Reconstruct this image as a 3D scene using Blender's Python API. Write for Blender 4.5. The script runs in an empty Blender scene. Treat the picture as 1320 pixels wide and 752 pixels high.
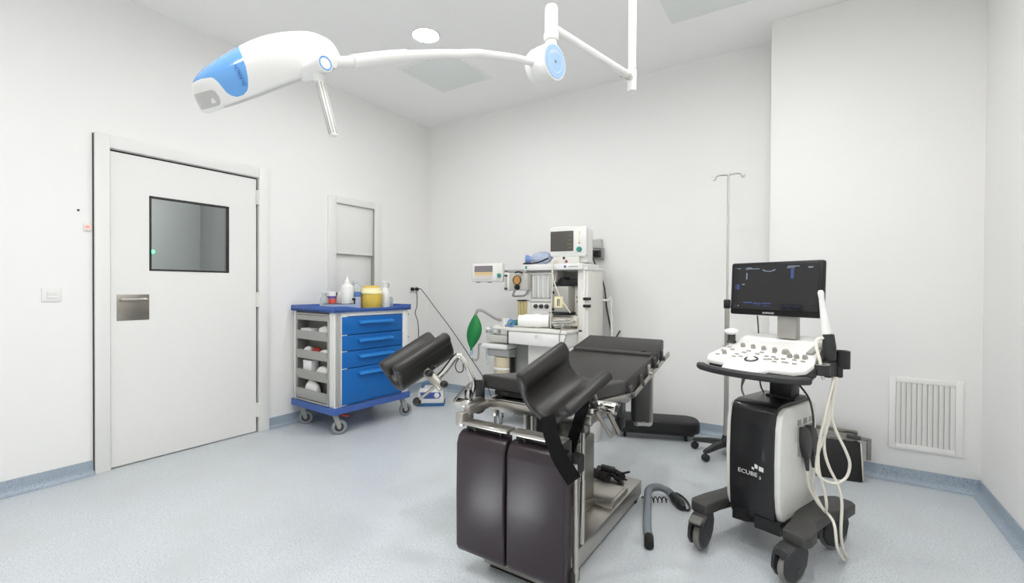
import bpy, bmesh, math, random
from mathutils import Vector, Matrix
R_ = math.radians
sc = bpy.context.scene
COL = sc.collection
random.seed(4)
V = Vector

# ------------------------------------------------------------------ materials
def lin(c):
    c = c / 255.0
    return c / 12.92 if c <= 0.04045 else ((c + 0.055) / 1.055) ** 2.4
def rgb(*c): return tuple(lin(x) for x in c) + (1.0,)
MATS = {}
def mat(name, col, rough=0.5, metal=0.0, var=0.04, scale=30.0, bump=0.0, coat=0.0, trans=0.0, alpha=1.0, ior=1.45, emis=None, estr=0.0, spec=0.5):
    if name in MATS: return MATS[name]
    m = bpy.data.materials.new(name); m.use_nodes = True
    nt = m.node_tree; b = nt.nodes['Principled BSDF']
    tc = nt.nodes.new('ShaderNodeTexCoord')
    no = nt.nodes.new('ShaderNodeTexNoise'); no.inputs['Scale'].default_value = scale; no.inputs['Detail'].default_value = 3
    nt.links.new(tc.outputs['Object'], no.inputs['Vector'])
    mx = nt.nodes.new('ShaderNodeMixRGB'); c = rgb(*col)
    mx.inputs[1].default_value = tuple(max(0, x * (1 - var)) for x in c[:3]) + (1,)
    mx.inputs[2].default_value = tuple(min(1, x * (1 + var)) for x in c[:3]) + (1,)
    nt.links.new(no.outputs['Fac'], mx.inputs[0]); nt.links.new(mx.outputs[0], b.inputs['Base Color'])
    b.inputs['Roughness'].default_value = rough; b.inputs['Metallic'].default_value = metal
    b.inputs['Coat Weight'].default_value = coat; b.inputs['Transmission Weight'].default_value = trans
    b.inputs['Alpha'].default_value = alpha; b.inputs['IOR'].default_value = ior
    b.inputs['Specular IOR Level'].default_value = spec
    if emis: b.inputs['Emission Color'].default_value = rgb(*emis); b.inputs['Emission Strength'].default_value = estr
    if bump:
        bp = nt.nodes.new('ShaderNodeBump'); bp.inputs['Strength'].default_value = bump; bp.inputs['Distance'].default_value = 0.002
        nt.links.new(no.outputs['Fac'], bp.inputs['Height']); nt.links.new(bp.outputs['Normal'], b.inputs['Normal'])
    MATS[name] = m; return m
def vinyl(name, base, dark, light, rough):
    m = bpy.data.materials.new(name); m.use_nodes = True; nt = m.node_tree; b = nt.nodes['Principled BSDF']
    tc = nt.nodes.new('ShaderNodeTexCoord')
    def ramp(sc_, lo, hi):
        v = nt.nodes.new('ShaderNodeTexNoise'); v.inputs['Scale'].default_value = sc_; v.inputs['Detail'].default_value = 2
        nt.links.new(tc.outputs['Object'], v.inputs['Vector'])
        r = nt.nodes.new('ShaderNodeMapRange'); r.inputs['From Min'].default_value = lo; r.inputs['From Max'].default_value = hi
        nt.links.new(v.outputs['Fac'], r.inputs['Value']); return r.outputs[0]
    cur = None
    for (s, lo, hi, c) in ((150, .58, .68, dark), (115, .60, .70, light), (3.0, .45, .75, tuple(int(x * .97) for x in base))):
        mx = nt.nodes.new('ShaderNodeMixRGB')
        if cur is None: mx.inputs[1].default_value = rgb(*base)
        else: nt.links.new(cur, mx.inputs[1])
        mx.inputs[2].default_value = rgb(*c); nt.links.new(ramp(s, lo, hi), mx.inputs[0]); cur = mx.outputs[0]
    nt.links.new(cur, b.inputs['Base Color']); b.inputs['Roughness'].default_value = rough
    MATS[name] = m; return m

WALL = mat('wall_paint', (237, 236, 234), .55, var=.012, scale=2.5)
CEIL = mat('ceiling_paint', (245, 244, 242), .8, var=.01, scale=2)
FLOOR = vinyl('floor_vinyl', (198, 203, 206), (134, 152, 172), (222, 224, 226), .33)
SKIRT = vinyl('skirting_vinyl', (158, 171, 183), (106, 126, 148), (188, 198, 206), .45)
DOORW = mat('door_laminate', (230, 229, 226), .42, var=.01)
BLACKR = mat('black_rubber', (22, 22, 22), .6)
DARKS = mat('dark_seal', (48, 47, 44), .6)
STEEL = mat('stainless_steel', (192, 188, 181), .3, 1.0, var=.05, scale=14)
CHROME = mat('chrome', (215, 213, 208), .14, 1.0, var=.03)
BRUSH = mat('brushed_steel', (150, 145, 137), .36, 1.0, var=.06, scale=8)
VINYLB = mat('black_upholstery', (46, 44, 42), .42, var=.06, scale=60, bump=.06)
VINYLP = mat('plum_black_upholstery', (48, 39, 44), .30, var=.06, scale=60, bump=.05)
FOAMB = mat('black_moulded_foam', (33, 31, 29), .40, var=.08, scale=40, bump=.05)
PLB = mat('black_plastic', (28, 28, 29), .42)
PLD = mat('dark_grey_plastic', (62, 61, 60), .5)
PLC = mat('charcoal_plastic', (46, 46, 47), .5)
PLG = mat('grey_plastic', (160, 160, 155), .5)
PLW = mat('white_plastic', (230, 229, 226), .38, var=.01)
ENAM = mat('white_enamel', (228, 227, 224), .28, var=.01, coat=.2)
CREAM = mat('cream_plastic', (224, 222, 216), .45, var=.02)
BEIGE = mat('beige_plastic', (206, 198, 182), .5, var=.03)
BLUED = mat('drawer_blue', (12, 98, 172), .38, var=.02)
BLUEH = mat('handle_blue_lit', (42, 128, 204), .35, var=.02)  # drawer blue lightened: light on the handle tops put into the colour
BLUEF = mat('frame_blue', (64, 96, 164), .45, var=.02)
RED = mat('red_plastic', (158, 52, 44), .45)
YEL = mat('yellow_plastic', (232, 200, 88), .42, var=.02)
YELL = mat('pale_yellow_plastic', (243, 233, 186), .4, var=.02)
GREENB = mat('green_rubber', (28, 126, 62), .45, var=.08, scale=20)
TEAL = mat('teal_plastic', (52, 142, 126), .4)
CLOTH = mat('white_cloth', (240, 239, 237), .85, var=.03, scale=80, bump=.2)
PAPER = mat('white_card', (236, 236, 236), .6, var=.02)
BAGM = mat('white_film', (228, 230, 230), .3, var=.06, scale=25, bump=.4)
GREYT = mat('tray_grey', (168, 168, 162), .42, var=.02)
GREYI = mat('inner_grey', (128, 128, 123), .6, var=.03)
CABLEW = mat('cable_cream', (226, 222, 210), .5, var=.02)
CABLEG = mat('hose_grey', (132, 140, 145), .5, var=.03)
GLASSC = mat('clear_plastic', (238, 243, 242), .12, trans=.75, var=.01)
BLUEC = mat('pale_blue_plastic', (206, 218, 240), .25, trans=.5, var=.04)
BLUEL = mat('lamp_blue', (98, 160, 222), .18, coat=.6, var=.02)
BLUEP = mat('disc_blue', (160, 192, 224), .4, var=.02)
PANELG = mat('filter_panel_grey', (230, 233, 230), .6, var=.01)
LENS = mat('lamp_window_grey', (186, 185, 182), .3, var=.03)
INK = mat('print_grey', (120, 120, 120), .6)
INKW = mat('print_white', (225, 225, 225), .5)
INKB = mat('print_blue', (70, 110, 170), .5)
def emit(name, col, s):
    m = bpy.data.materials.new(name); m.use_nodes = True; nt = m.node_tree; b = nt.nodes['Principled BSDF']
    tc = nt.nodes.new('ShaderNodeTexCoord'); no = nt.nodes.new('ShaderNodeTexNoise'); no.inputs['Scale'].default_value = 4
    nt.links.new(tc.outputs['Object'], no.inputs['Vector'])
    mx = nt.nodes.new('ShaderNodeMixRGB'); c = rgb(*col); mx.inputs[1].default_value = c; mx.inputs[2].default_value = tuple(x * .97 for x in c[:3]) + (1,)
    nt.links.new(no.outputs['Fac'], mx.inputs[0]); nt.links.new(mx.outputs[0], b.inputs['Emission Color'])
    b.inputs['Base Color'].default_value = (.02, .02, .02, 1); b.inputs['Emission Strength'].default_value = s; b.inputs['Roughness'].default_value = .35; b.inputs['Specular IOR Level'].default_value = .25
    MATS[name] = m; return m
LAMPW = emit('downlight_glow', (252, 252, 252), 165.0)
REDG = emit('red_glow', (255, 120, 108), 2.4)
GREENG = emit('green_glow', (90, 255, 150), 5.0)
SCRDK = emit('screen_dark', (22, 22, 22), 1.0)
SCRBK = emit('screen_black', (14, 14, 16), 1.0)
SCRBL = emit('screen_blue', (62, 80, 140), 1.0)
SCRLT = emit('screen_pale', (150, 162, 180), 1.0)
SCRMON = emit('screen_taupe', (92, 88, 82), .8)
SCROL = emit('screen_olive', (122, 112, 84), .8)
SCRV1 = emit('screen_violet', (134, 128, 132), .9)
SCRV2 = emit('screen_sand', (226, 200, 150), .9)
SCRV3 = emit('screen_white', (216, 212, 205), .9)
GAUGE = emit('gauge_face', (232, 176, 96), .55)

def pane_mat():
    m = bpy.data.materials.new('window_glass'); m.use_nodes = True; nt = m.node_tree
    nt.nodes.remove(nt.nodes['Principled BSDF']); out = nt.nodes['Material Output']
    tr = nt.nodes.new('ShaderNodeBsdfTransparent'); gl = nt.nodes.new('ShaderNodeBsdfGlossy'); mi = nt.nodes.new('ShaderNodeMixShader')
    fr = nt.nodes.new('ShaderNodeFresnel'); fr.inputs['IOR'].default_value = 1.5
    tc = nt.nodes.new('ShaderNodeTexCoord'); no = nt.nodes.new('ShaderNodeTexNoise'); no.inputs['Scale'].default_value = 1.5
    nt.links.new(tc.outputs['Object'], no.inputs['Vector'])
    mx = nt.nodes.new('ShaderNodeMixRGB'); mx.inputs[1].default_value = (.80, .82, .82, 1); mx.inputs[2].default_value = (.84, .86, .86, 1)
    nt.links.new(no.outputs['Fac'], mx.inputs[0]); nt.links.new(mx.outputs[0], tr.inputs['Color'])
    gl.inputs['Roughness'].default_value = .06
    nt.links.new(fr.outputs[0], mi.inputs[0]); nt.links.new(tr.outputs[0], mi.inputs[1]); nt.links.new(gl.outputs[0], mi.inputs[2])
    nt.links.new(mi.outputs[0], out.inputs['Surface']); return m
PANE = pane_mat()

# ------------------------------------------------------------------ mesh helpers
def cat_pts(pts, n=8, closed=False):
    pts = [V(p) for p in pts]; out = []; N = len(pts)
    if N < 3: return pts
    rng = range(N) if closed else range(N - 1)
    for i in rng:
        if closed: p0, p1, p2, p3 = pts[(i - 1) % N], pts[i], pts[(i + 1) % N], pts[(i + 2) % N]
        else:
            p1, p2 = pts[i], pts[i + 1]
            p0 = pts[i - 1] if i > 0 else 2 * p1 - p2
            p3 = pts[i + 2] if i + 2 < N else 2 * p2 - p1
        for k in range(n):
            t = k / n
            out.append(.5 * ((2 * p1) + (p2 - p0) * t + (2 * p0 - 5 * p1 + 4 * p2 - p3) * t * t + (3 * p1 - p0 - 3 * p2 + p3) * t ** 3))
    if not closed: out.append(pts[-1])
    return out
def frame_to(d):
    d = V(d).normalized(); a = V((0, 0, 1)) if abs(d.z) < .95 else V((1, 0, 0))
    x = a.cross(d).normalized(); y = d.cross(x)
    return Matrix((x, y, d)).transposed()
class MB:
    def __init__(s): s.bm = bmesh.new()
    def add(s, t):
        me = bpy.data.meshes.new('tmp'); t.to_mesh(me); t.free(); s.bm.from_mesh(me); bpy.data.meshes.remove(me); return s
    def box(s, c, d, bev=0.0, rot=None, seg=2, sel=None):
        t = bmesh.new(); bmesh.ops.create_cube(t, size=1)
        for v in t.verts: v.co = V((v.co.x * d[0], v.co.y * d[1], v.co.z * d[2]))
        if bev > 0:
            ed = [e for e in t.edges if sel is None or sel((e.verts[0].co + e.verts[1].co) / 2, (e.verts[0].co - e.verts[1].co).normalized())]
            bmesh.ops.bevel(t, geom=ed, offset=min(bev, min(d) * .49) if sel is None else bev, segments=seg, profile=.5, affect='EDGES')
        M = Matrix.Translation(V(c))
        if rot is not None: M = M @ rot.to_4x4()
        t.transform(M); return s.add(t)
    def mm(s, a, b, bev=0.0, **k):      # box by min / max corners
        a, b = V(a), V(b); return s.box((a + b) / 2, b - a, bev, **k)
    def cyl(s, p0, p1, r, r2=None, n=24, bev=0.0, caps=True):
        p0, p1 = V(p0), V(p1); L = (p1 - p0).length; t = bmesh.new()
        bmesh.ops.create_cone(t, cap_ends=caps, segments=n, radius1=r, radius2=r if r2 is None else r2, depth=L)
        if bev > 0:
            ed = [e for e in t.edges if abs(e.verts[0].co.z - e.verts[1].co.z) < 1e-6]
            bmesh.ops.bevel(t, geom=ed, offset=bev, segments=2, profile=.5, affect='EDGES')
        t.transform(Matrix.Translation((p0 + p1) / 2) @ frame_to(p1 - p0).to_4x4()); return s.add(t)
    def loft(s, rings, caps=True, closed=False, filt=None):
        t = bmesh.new(); rv = [[t.verts.new(p) for p in r] for r in rings]; n = len(rings[0])
        for i in range(len(rv) if closed else len(rv) - 1):
            a, b = rv[i], rv[(i + 1) % len(rv)]
            for j in range(n):
                q = (a[j], a[(j + 1) % n], b[(j + 1) % n], b[j])
                if filt is None or filt(i, j): t.faces.new(q)
        if caps and not closed and filt is None:
            t.faces.new(list(reversed(rv[0]))); t.faces.new(rv[-1])
        bmesh.ops.remove_doubles(t, verts=t.verts, dist=1e-6)
        bmesh.ops.recalc_face_normals(t, faces=t.faces); return s.add(t)
    def tube(s, pts, r, n=10, smooth=8, closed=False):
        rs = r if isinstance(r, (list, tuple)) else None
        P = cat_pts(pts, smooth, closed) if smooth else [V(p) for p in pts]
        N = len(P); rings = []; prev = None
        for i, p in enumerate(P):
            d = (P[(i + 1) % N] - P[i - 1]) if closed else (P[min(i + 1, N - 1)] - P[max(i - 1, 0)])
            if d.length < 1e-9: d = V((0, 0, 1))
            d.normalize()
            if prev is None: F = frame_to(d); x = F.col[0].copy()
            else:
                x = prev - d * prev.dot(d)
                x = x.normalized() if x.length > 1e-6 else frame_to(d).col[0].copy()
            y = d.cross(x); prev = x
            if rs:
                f = i / (N - 1) * (len(rs) - 1); k = min(int(f), len(rs) - 2); rr = rs[k] + (rs[k + 1] - rs[k]) * (f - k)
            else: rr = r
            rings.append([p + (x * math.cos(2 * math.pi * j / n) + y * math.sin(2 * math.pi * j / n)) * rr for j in range(n)])
        return s.loft(rings, closed=closed)
    def lathe(s, prof, c=(0, 0, 0), axis=(0, 0, 1), n=28):
        F = frame_to(axis); rings = []
        for r, z in prof:
            r = max(r, 1e-4)
            rings.append([V(c) + F @ V((r * math.cos(2 * math.pi * j / n), r * math.sin(2 * math.pi * j / n), z)) for j in range(n)])
        ring = abs(prof[0][0] - prof[-1][0]) < 1e-6 and prof[0][0] > 1e-3
        if ring and abs(prof[0][1] - prof[-1][1]) < 1e-6: rings = rings[:-1]
        return s.loft(rings, closed=ring)
    def prism(s, poly, vec, bev=0.0, seg=2):
        t = bmesh.new(); vs = [t.verts.new(V(p)) for p in poly]; f = t.faces.new(vs)
        r = bmesh.ops.extrude_face_region(t, geom=[f]); nv = [g for g in r['geom'] if isinstance(g, bmesh.types.BMVert)]
        bmesh.ops.translate(t, verts=nv, vec=V(vec)); bmesh.ops.recalc_face_normals(t, faces=t.faces)
        if bev > 0: bmesh.ops.bevel(t, geom=list(t.edges), offset=bev, segments=seg, profile=.5, affect='EDGES')
        return s.add(t)
    def ball(s, c, r, sc_=(1, 1, 1), n=16, rot=None):
        t = bmesh.new(); bmesh.ops.create_uvsphere(t, u_segments=n, v_segments=max(8, n // 2), radius=r)
        M = Matrix.Translation(V(c))
        if rot is not None: M = M @ rot.to_4x4()
        t.transform(M @ Matrix.Diagonal((*sc_, 1))); return s.add(t)
    def ribbon(s, pts, wdir, w, th, smooth=8):
        P = cat_pts(pts, smooth); N = len(P); rings = []; wd = V(wdir).normalized()
        for i, p in enumerate(P):
            d = (P[min(i + 1, N - 1)] - P[max(i - 1, 0)]).normalized(); x = (wd - d * wd.dot(d)).normalized(); y = d.cross(x)
            rings.append([p + x * a * w / 2 + y * b * th / 2 for a, b in ((-1, -1), (1, -1), (1, 1), (-1, 1))])
        return s.loft(rings)
    def torus(s, c, R, r, axis=(0, 0, 1), n=28, m=8):
        F = frame_to(axis); pts = [V(c) + F @ V((R * math.cos(2 * math.pi * i / n), R * math.sin(2 * math.pi * i / n), 0)) for i in range(n)]
        return s.tube(pts, r, m, 0, True)
    def text(s, body, size, M, ext=0.0006, align='CENTER'):
        cu = bpy.data.curves.new('txt', 'FONT'); cu.body = body; cu.size = size; cu.extrude = ext; cu.align_x = align; cu.resolution_u = 3
        o = bpy.data.objects.new('txt', cu); COL.objects.link(o)
        dg = bpy.context.evaluated_depsgraph_get(); me = bpy.data.meshes.new_from_object(o.evaluated_get(dg))
        me.transform(M); s.bm.from_mesh(me); bpy.data.meshes.remove(me); bpy.data.objects.remove(o); bpy.data.curves.remove(cu); return s
    def build(s, name, material, parent=None, world=False, flat=False, ang=35, **props):
        me = bpy.data.meshes.new(name); bmesh.ops.recalc_face_normals(s.bm, faces=s.bm.faces) if False else None
        s.bm.to_mesh(me); s.bm.free()
        if world and parent is not None:
            r = parent
            while r.parent: r = r.parent
            me.transform(r.matrix_basis.inverted())
        if not flat:
            me.polygons.foreach_set('use_smooth', [True] * len(me.polygons)); me.set_sharp_from_angle(angle=R_(ang))
        me.materials.append(material); o = bpy.data.objects.new(name, me); COL.objects.link(o)
        if parent is not None: o.parent = parent
        for k, v in props.items(): o[k] = v
        return o
def thing(name, label, cat, loc=(0, 0, 0), rz=0.0, group=None):
    o = bpy.data.objects.new(name, None); COL.objects.link(o); o.empty_display_size = .1
    o.location = loc; o.rotation_euler = (0, 0, R_(rz)); o.matrix_basis = Matrix.Translation(V(loc)) @ Matrix.Rotation(R_(rz), 4, 'Z')
    o['label'] = label; o['category'] = cat
    if group: o['group'] = group
    return o
def single(mb, name, material, label, cat, loc=None, group=None, **k):
    o = mb.build(name, material, **k)
    o['label'] = label; o['category'] = cat
    if group: o['group'] = group
    if loc is not None: o.location = loc
    return o
def struct(mb, name, material, parent=None, **k):
    o = mb.build(name, material, parent, **k); o['kind'] = 'structure'; return o
def sthing(name, loc):
    o = bpy.data.objects.new(name, None); COL.objects.link(o); o.location = loc; o.matrix_basis = Matrix.Translation(V(loc)); o['kind'] = 'structure'; return o
def rotm(yaw=0, tilt=0, roll=0):
    return Matrix.Rotation(R_(yaw), 3, 'Z') @ Matrix.Rotation(R_(tilt), 3, 'X') @ Matrix.Rotation(R_(roll), 3, 'Y')

# ------------------------------------------------------------------ room
XR, YB, YP, XP, H, HB, YF = 4.70, 4.098, 3.776, 3.60, 3.12, .089, -1.9
D0, D1, DH = 1.094, 2.051, 2.10
W0, W1, WB, WT = 2.713, 3.349, .98, 2.085
struct(MB().mm((-1.5, YF - .2, -.12), (XR + .2, YB + .2, 0)), 'floor', FLOOR)
struct(MB().mm((-.2, YF - .2, H), (XR + .2, YB + .2, H + .12)), 'ceiling', CEIL)
w = MB()
w.mm((-.14, YF - .1, 0), (0, D0 - .006, H)); w.mm((-.14, D0 - .006, DH + .006), (0, D1 + .008, H)); w.mm((-.14, D1 + .008, 0), (0, W0 + .08, H))
w.mm((-.14, W0 + .08, 0), (0, W1 - .08, WB + .08)); w.mm((-.14, W0 + .08, WT - .06), (0, W1 - .08, H)); w.mm((-.14, W1 - .08, 0), (0, YB + .14, H))
struct(w, 'wall_left', WALL)
struct(MB().mm((-.14, YB, 0), (XR + .14, YB + .14, H)), 'wall_back', WALL)
struct(MB().mm((XP, YP, 0), (XR + .05, YB + .02, H), .004), 'wall_projection', WALL)
struct(MB().mm((XR, YF - .1, 0), (XR + .14, YB + .1, H)), 'wall_right', WALL)
struct(MB().mm((-.14, YF - .14, 0), (XR + .14, YF, H)), 'wall_front', WALL)

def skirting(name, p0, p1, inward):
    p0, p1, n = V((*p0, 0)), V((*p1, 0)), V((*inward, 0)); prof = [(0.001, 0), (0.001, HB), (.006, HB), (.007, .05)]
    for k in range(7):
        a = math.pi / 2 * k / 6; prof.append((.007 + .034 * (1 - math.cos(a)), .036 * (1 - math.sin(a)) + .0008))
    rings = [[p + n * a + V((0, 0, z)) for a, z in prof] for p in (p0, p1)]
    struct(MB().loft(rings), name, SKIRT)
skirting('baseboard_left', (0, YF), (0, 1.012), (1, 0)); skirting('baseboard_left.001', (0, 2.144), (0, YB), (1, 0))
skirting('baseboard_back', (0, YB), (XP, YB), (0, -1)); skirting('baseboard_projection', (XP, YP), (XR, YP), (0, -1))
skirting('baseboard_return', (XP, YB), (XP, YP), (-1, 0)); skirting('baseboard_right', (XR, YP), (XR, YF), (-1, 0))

# door
dr = sthing('door_1', (0, (D0 + D1) / 2, 0))
f = MB(); f.mm((.0, 1.014, 0), (.028, D0 - .003, DH + .09), .003); f.mm((.0, D1 + .006, 0), (.028, 2.142, DH + .09), .003); f.mm((.0, D0 - .003, DH + .008), (.028, D1 + .006, DH + .09), .003)
f.build('door_frame', DOORW, dr, True)
l = MB(); wy0, wy1, wz0, wz1 = 1.309, 1.832, 1.314, 1.835; x0, x1 = -.045, .004
l.mm((x0, D0 + .004, .008), (x1, wy0, DH - .008)); l.mm((x0, wy1, .008), (x1, D1 - .008, DH - .008)); l.mm((x0, wy0, .008), (x1, wy1, wz0)); l.mm((x0, wy0, wz1), (x1, wy1, DH - .008))
l.build('door_leaf', DOORW, dr, True)
s_ = MB(); s_.mm((-.06, D0 - .003, 0), (-.012, D0 + .006, DH)); s_.mm((-.06, D1 - .009, 0), (-.012, D1 + .007, DH)); s_.mm((-.06, D0, DH - .010), (-.012, D1, DH + .009)); s_.mm((-.06, D0, 0), (-.02, D1, .007)); s_.mm((0, 1.0085, 0), (.010, 1.0145, DH + .085))  # outermost strip is painted shade at the frame's left edge; the rest is seal
s_.build('door_seal_and_shade_line', DARKS, dr, True)
g = MB(); bw = .014
for a, b in (((wy0, wz0), (wy0 + bw, wz1)), ((wy1 - bw, wz0), (wy1, wz1)), ((wy0, wz0), (wy1, wz0 + bw)), ((wy0, wz1 - bw), (wy1, wz1))):
    g.mm((-.02, a[0], a[1]), (.008, b[0], b[1]), .003)
g.build('vision_frame', DARKS, dr, True)
MB().mm((-.024, wy0 + .004, wz0 + .004), (-.018, wy1 - .004, wz1 - .004)).build('vision_pane', PANE, dr, True)
hp = MB().mm((.004, 1.129, .976), (.008, 1.308, 1.151), .002)
for y in (1.140, 1.297):
    for z in (.987,): hp.cyl((.008, y, z), (.010, y, z), .004, n=10)
hpo = hp.build('handle_plate', BRUSH, dr, True)
MB().tube([(.008, 1.145, 1.112), (.030, 1.150, 1.118), (.036, 1.175, 1.118), (.036, 1.262, 1.118), (.030, 1.288, 1.118), (.008, 1.293, 1.114)], .0075, 10, 6).build('pull_handle', STEEL, hpo, True)
for z in (1.945, 1.10, .185):
    h = MB().cyl((.014, D1 + .001, z - .06), (.014, D1 + .001, z + .06), .010, n=12); h.mm((.003, D1 - .016, z - .058), (.009, D1 + .004, z + .058)); h.build('hinge', CREAM, dr, True)
# the dim room beyond the door window
cr = MB(); cr.mm((-1.5, .2, 0), (-1.4, 3.0, 2.7)); cr.mm((-1.5, .1, 0), (-.14, .2, 2.7)); cr.mm((-1.5, 2.9, 0), (-.14, 3.0, 2.7)); cr.mm((-1.5, .1, 2.7), (-.14, 3.0, 2.8)); cr.mm((-1.4, 1.75, 0), (-1.34, 2.2, 2.3), .01)
struct(cr, 'wall_corridor', mat('corridor_paint', (194, 195, 194), .6, var=.02, scale=2))
ld = bpy.data.lights.new('corridor_fill', 'POINT'); ld.energy = 38; ld.shadow_soft_size = .15; ld.color = (.98, 1, 1)  # added unseen fill light that brightens the room behind the pane
lo = bpy.data.objects.new('corridor_fill', ld); COL.objects.link(lo); lo.location = (-.9, .9, 2.4)
single(MB().lathe([(0, 0), (.016, 0), (.018, .004), (.012, .010), (0, .012)], (-1.3395, 1.79, 1.53), (1, 0, 0)), 'signal_light', GREENG, 'small glowing green light seen through the door window', 'light')

# pass-through hatch
ht = sthing('window_1', (0, (W0 + W1) / 2, WB))
f = MB(); f.mm((0, W0, WB), (.022, W0 + .085, WT), .003); f.mm((0, W1 - .085, WB), (.022, W1, WT), .003); f.mm((0, W0 + .085, WT - .065), (.022, W1 - .085, WT), .003); f.mm((0, W0 + .085, WB), (.022, W1 - .085, WB + .08), .003)
f.build('window_frame', DOORW, ht, True)
MB().mm((-.03, W0 + .082, 1.545), (-.006, W1 - .090, WT - .066), .002).build('upper_shutter', DOORW, ht, True)
MB().mm((-.055, W0 + .082, WB + .08), (-.035, W1 - .090, 1.56), .002).build('lower_shutter', DOORW, ht, True)
MB().mm((-.03, W0 + .086, 1.532), (.010, W1 - .105, 1.546), .003).build('shutter_rail', DOORW, ht, True)
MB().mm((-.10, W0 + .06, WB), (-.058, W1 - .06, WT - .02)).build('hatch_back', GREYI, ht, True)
MB().mm((-.05, W1 - .0895, WB + .08), (.012, W1 - .0855, WT - .066)).build('shutter_track', PLG, ht, True)

# wall fittings
sw = thing('light_switch', 'white double rocker light switch on wall left of door', 'switch', (0, .818, 1.152))
MB().box((.004, 0, 0), (.008, .088, .080), .003).build('switch_plate', PLW, sw)
for z in (.011, -.011): MB().box((.010, 0, z), (.006, .044, .019), .002).build('rocker', PLW, sw)
il = thing('indicator_light', 'small wall indicator glowing red beside the door frame', 'light', (-.001, .982, 1.581))
MB().box((.008, 0, 0), (.016, .034, .048), .004).build('lamp_housing', PLW, il)
MB().lathe([(0, .006), (.010, .004), (.012, 0)], (.016, 0, 0), (1, 0, 0)).build('lamp_lens', REDG, il)
single(MB().lathe([(0, .004), (.005, .003), (.007, 0)], (0, .942, 1.683), (1, 0, 0), 12), 'wall_plug', BLACKR, 'tiny black plug in the wall above red indicator', 'wall plug')
vt = thing('wall_vent', 'white slatted ventilation grille low on the right wall', 'vent', (4.447, YP, .436))
a0, a1, b0, b1 = 4.274, 4.620, .209, .662
f = MB(); t_ = .034
for p, q in (((a0, b0), (a0 + t_, b1)), ((a1 - t_, b0), (a1, b1)), ((a0 + t_, b0), (a1 - t_, b0 + t_)), ((a0 + t_, b1 - t_), (a1 - t_, b1))):
    f.mm((p[0], YP - .014, p[1]), (q[0], YP, q[1]), .003)
f.build('vent_frame', PLW, vt, True)
f = MB(); n = 11
for i in range(n):
    x = a0 + t_ + (i + .5) * (a1 - a0 - 2 * t_) / n
    f.box((x, YP - .009, (b0 + b1) / 2), (.0235, .003, b1 - b0 - 2 * t_), 0, Matrix.Rotation(R_(24), 3, 'Z'))
f.build('louver', PLW, vt, True)
MB().mm((a0 + .02, YP - .0035, b0 + .02), (a1 - .02, YP - .001, b1 - .02)).build('duct_back', mat('duct_grey', (196, 196, 193), .6), vt, True)

# ceiling fittings
def downlight(x, y, lab, grp=None):
    t = thing('downlight', lab, 'ceiling light', (x, y, H), group=grp)
    MB().lathe([(.093, 0), (.106, 0), (.108, -.004), (.100, -.009), (.093, -.006)]).build('trim_ring', PLW, t)
    MB().lathe([(0, -.004), (.06, -.004), (.093, -.003), (.093, -.001), (0, -.001)]).build('diffuser', LAMPW, t)
downlight(1.392, 2.579, 'round glowing recessed ceiling light above the curved lamp arm')
for x, y in ((3.1, 2.25), (1.95, .35), (3.1, .55), (4.0, 1.75), (4.1, .4), (2.4, .9), (2.4, -1.0)):  # unseen downlights, placed freely to even out the wall light
    downlight(x, y, 'round recessed ceiling light added out of view to even the light', 'added ceiling lights outside the view')
for (x, lab) in ((1.10, 'square grey ceiling panel behind the curved lamp arm'), (3.28, 'square grey ceiling panel cut by the top edge of photo')):
    t = thing('ceiling_panel', lab, 'ceiling panel', (x, 3.14, H))
    MB().box((0, 0, -.003), (.57, .57, .006), .001).build('panel_face', PANELG, t)
    f = MB()
    for s in (-1, 1): f.box((s * .294, 0, -.004), (.018, .606, .008), .002); f.box((0, s * .294, -.004), (.57, .018, .008), .002)
    f.build('panel_frame', CEIL, t)

# ------------------------------------------------------------------ casters shared by the wheeled things
def caster(parent, x, y, yaw, r, h, fork, tyre, hub, wid=.026, name='caster', trail=.025, brake=None, plate=True):
    M = Matrix.Translation(V((x, y, 0))) @ Matrix.Rotation(R_(yaw), 4, 'Z')
    def p(a, b, c): return M @ V((a, b, c))
    ax = M.to_3x3() @ V((0, 1, 0)); m = MB()
    if plate: m.cyl(p(0, 0, h - .012), p(0, 0, h), .030, n=20, bev=.002); m.cyl(p(0, 0, h - .026), p(0, 0, h - .012), .024, n=20, bev=.002)
    for s in (-1, 1):
        q = [p(-.022, s * wid * .72, h - .024), p(.022, s * wid * .72, h - .024), p(trail + .016, s * wid * .72, r + .004), p(trail + .004, s * wid * .72, r - .016), p(trail - .014, s * wid * .72, r - .006)]
        m.prism(q, ax * .003 * s)
    m.box(p(0, 0, h - .026), (.044, wid * 1.5, .006), .002, Matrix.Rotation(R_(yaw), 3, 'Z'))
    m.cyl(p(trail, -wid * .8, r), p(trail, wid * .8, r), .008, n=12)
    c = m.build(name, fork, parent)
    a = ax * (wid / 2)
    MB().lathe([(r * .60, -wid / 2), (r * .9, -wid / 2), (r, -wid * .28), (r, wid * .28), (r * .9, wid / 2), (r * .60, wid / 2), (r * .60, -wid / 2)], p(trail, 0, r), ax, 32).build('tyre', tyre, c)
    MB().lathe([(0, -wid * .44), (r * .62, -wid * .36), (r * .62, wid * .36), (0, wid * .44)], p(trail, 0, r), ax, 24).build('wheel_hub', hub, c)
    if brake: MB().box(p(trail + .042, 0, h - .030), (.058, .040, .018), .005, Matrix.Rotation(R_(yaw), 3, 'Z') @ Matrix.Rotation(R_(14), 3, 'Y')).build('brake_pedal', brake, c)
    return c

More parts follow.
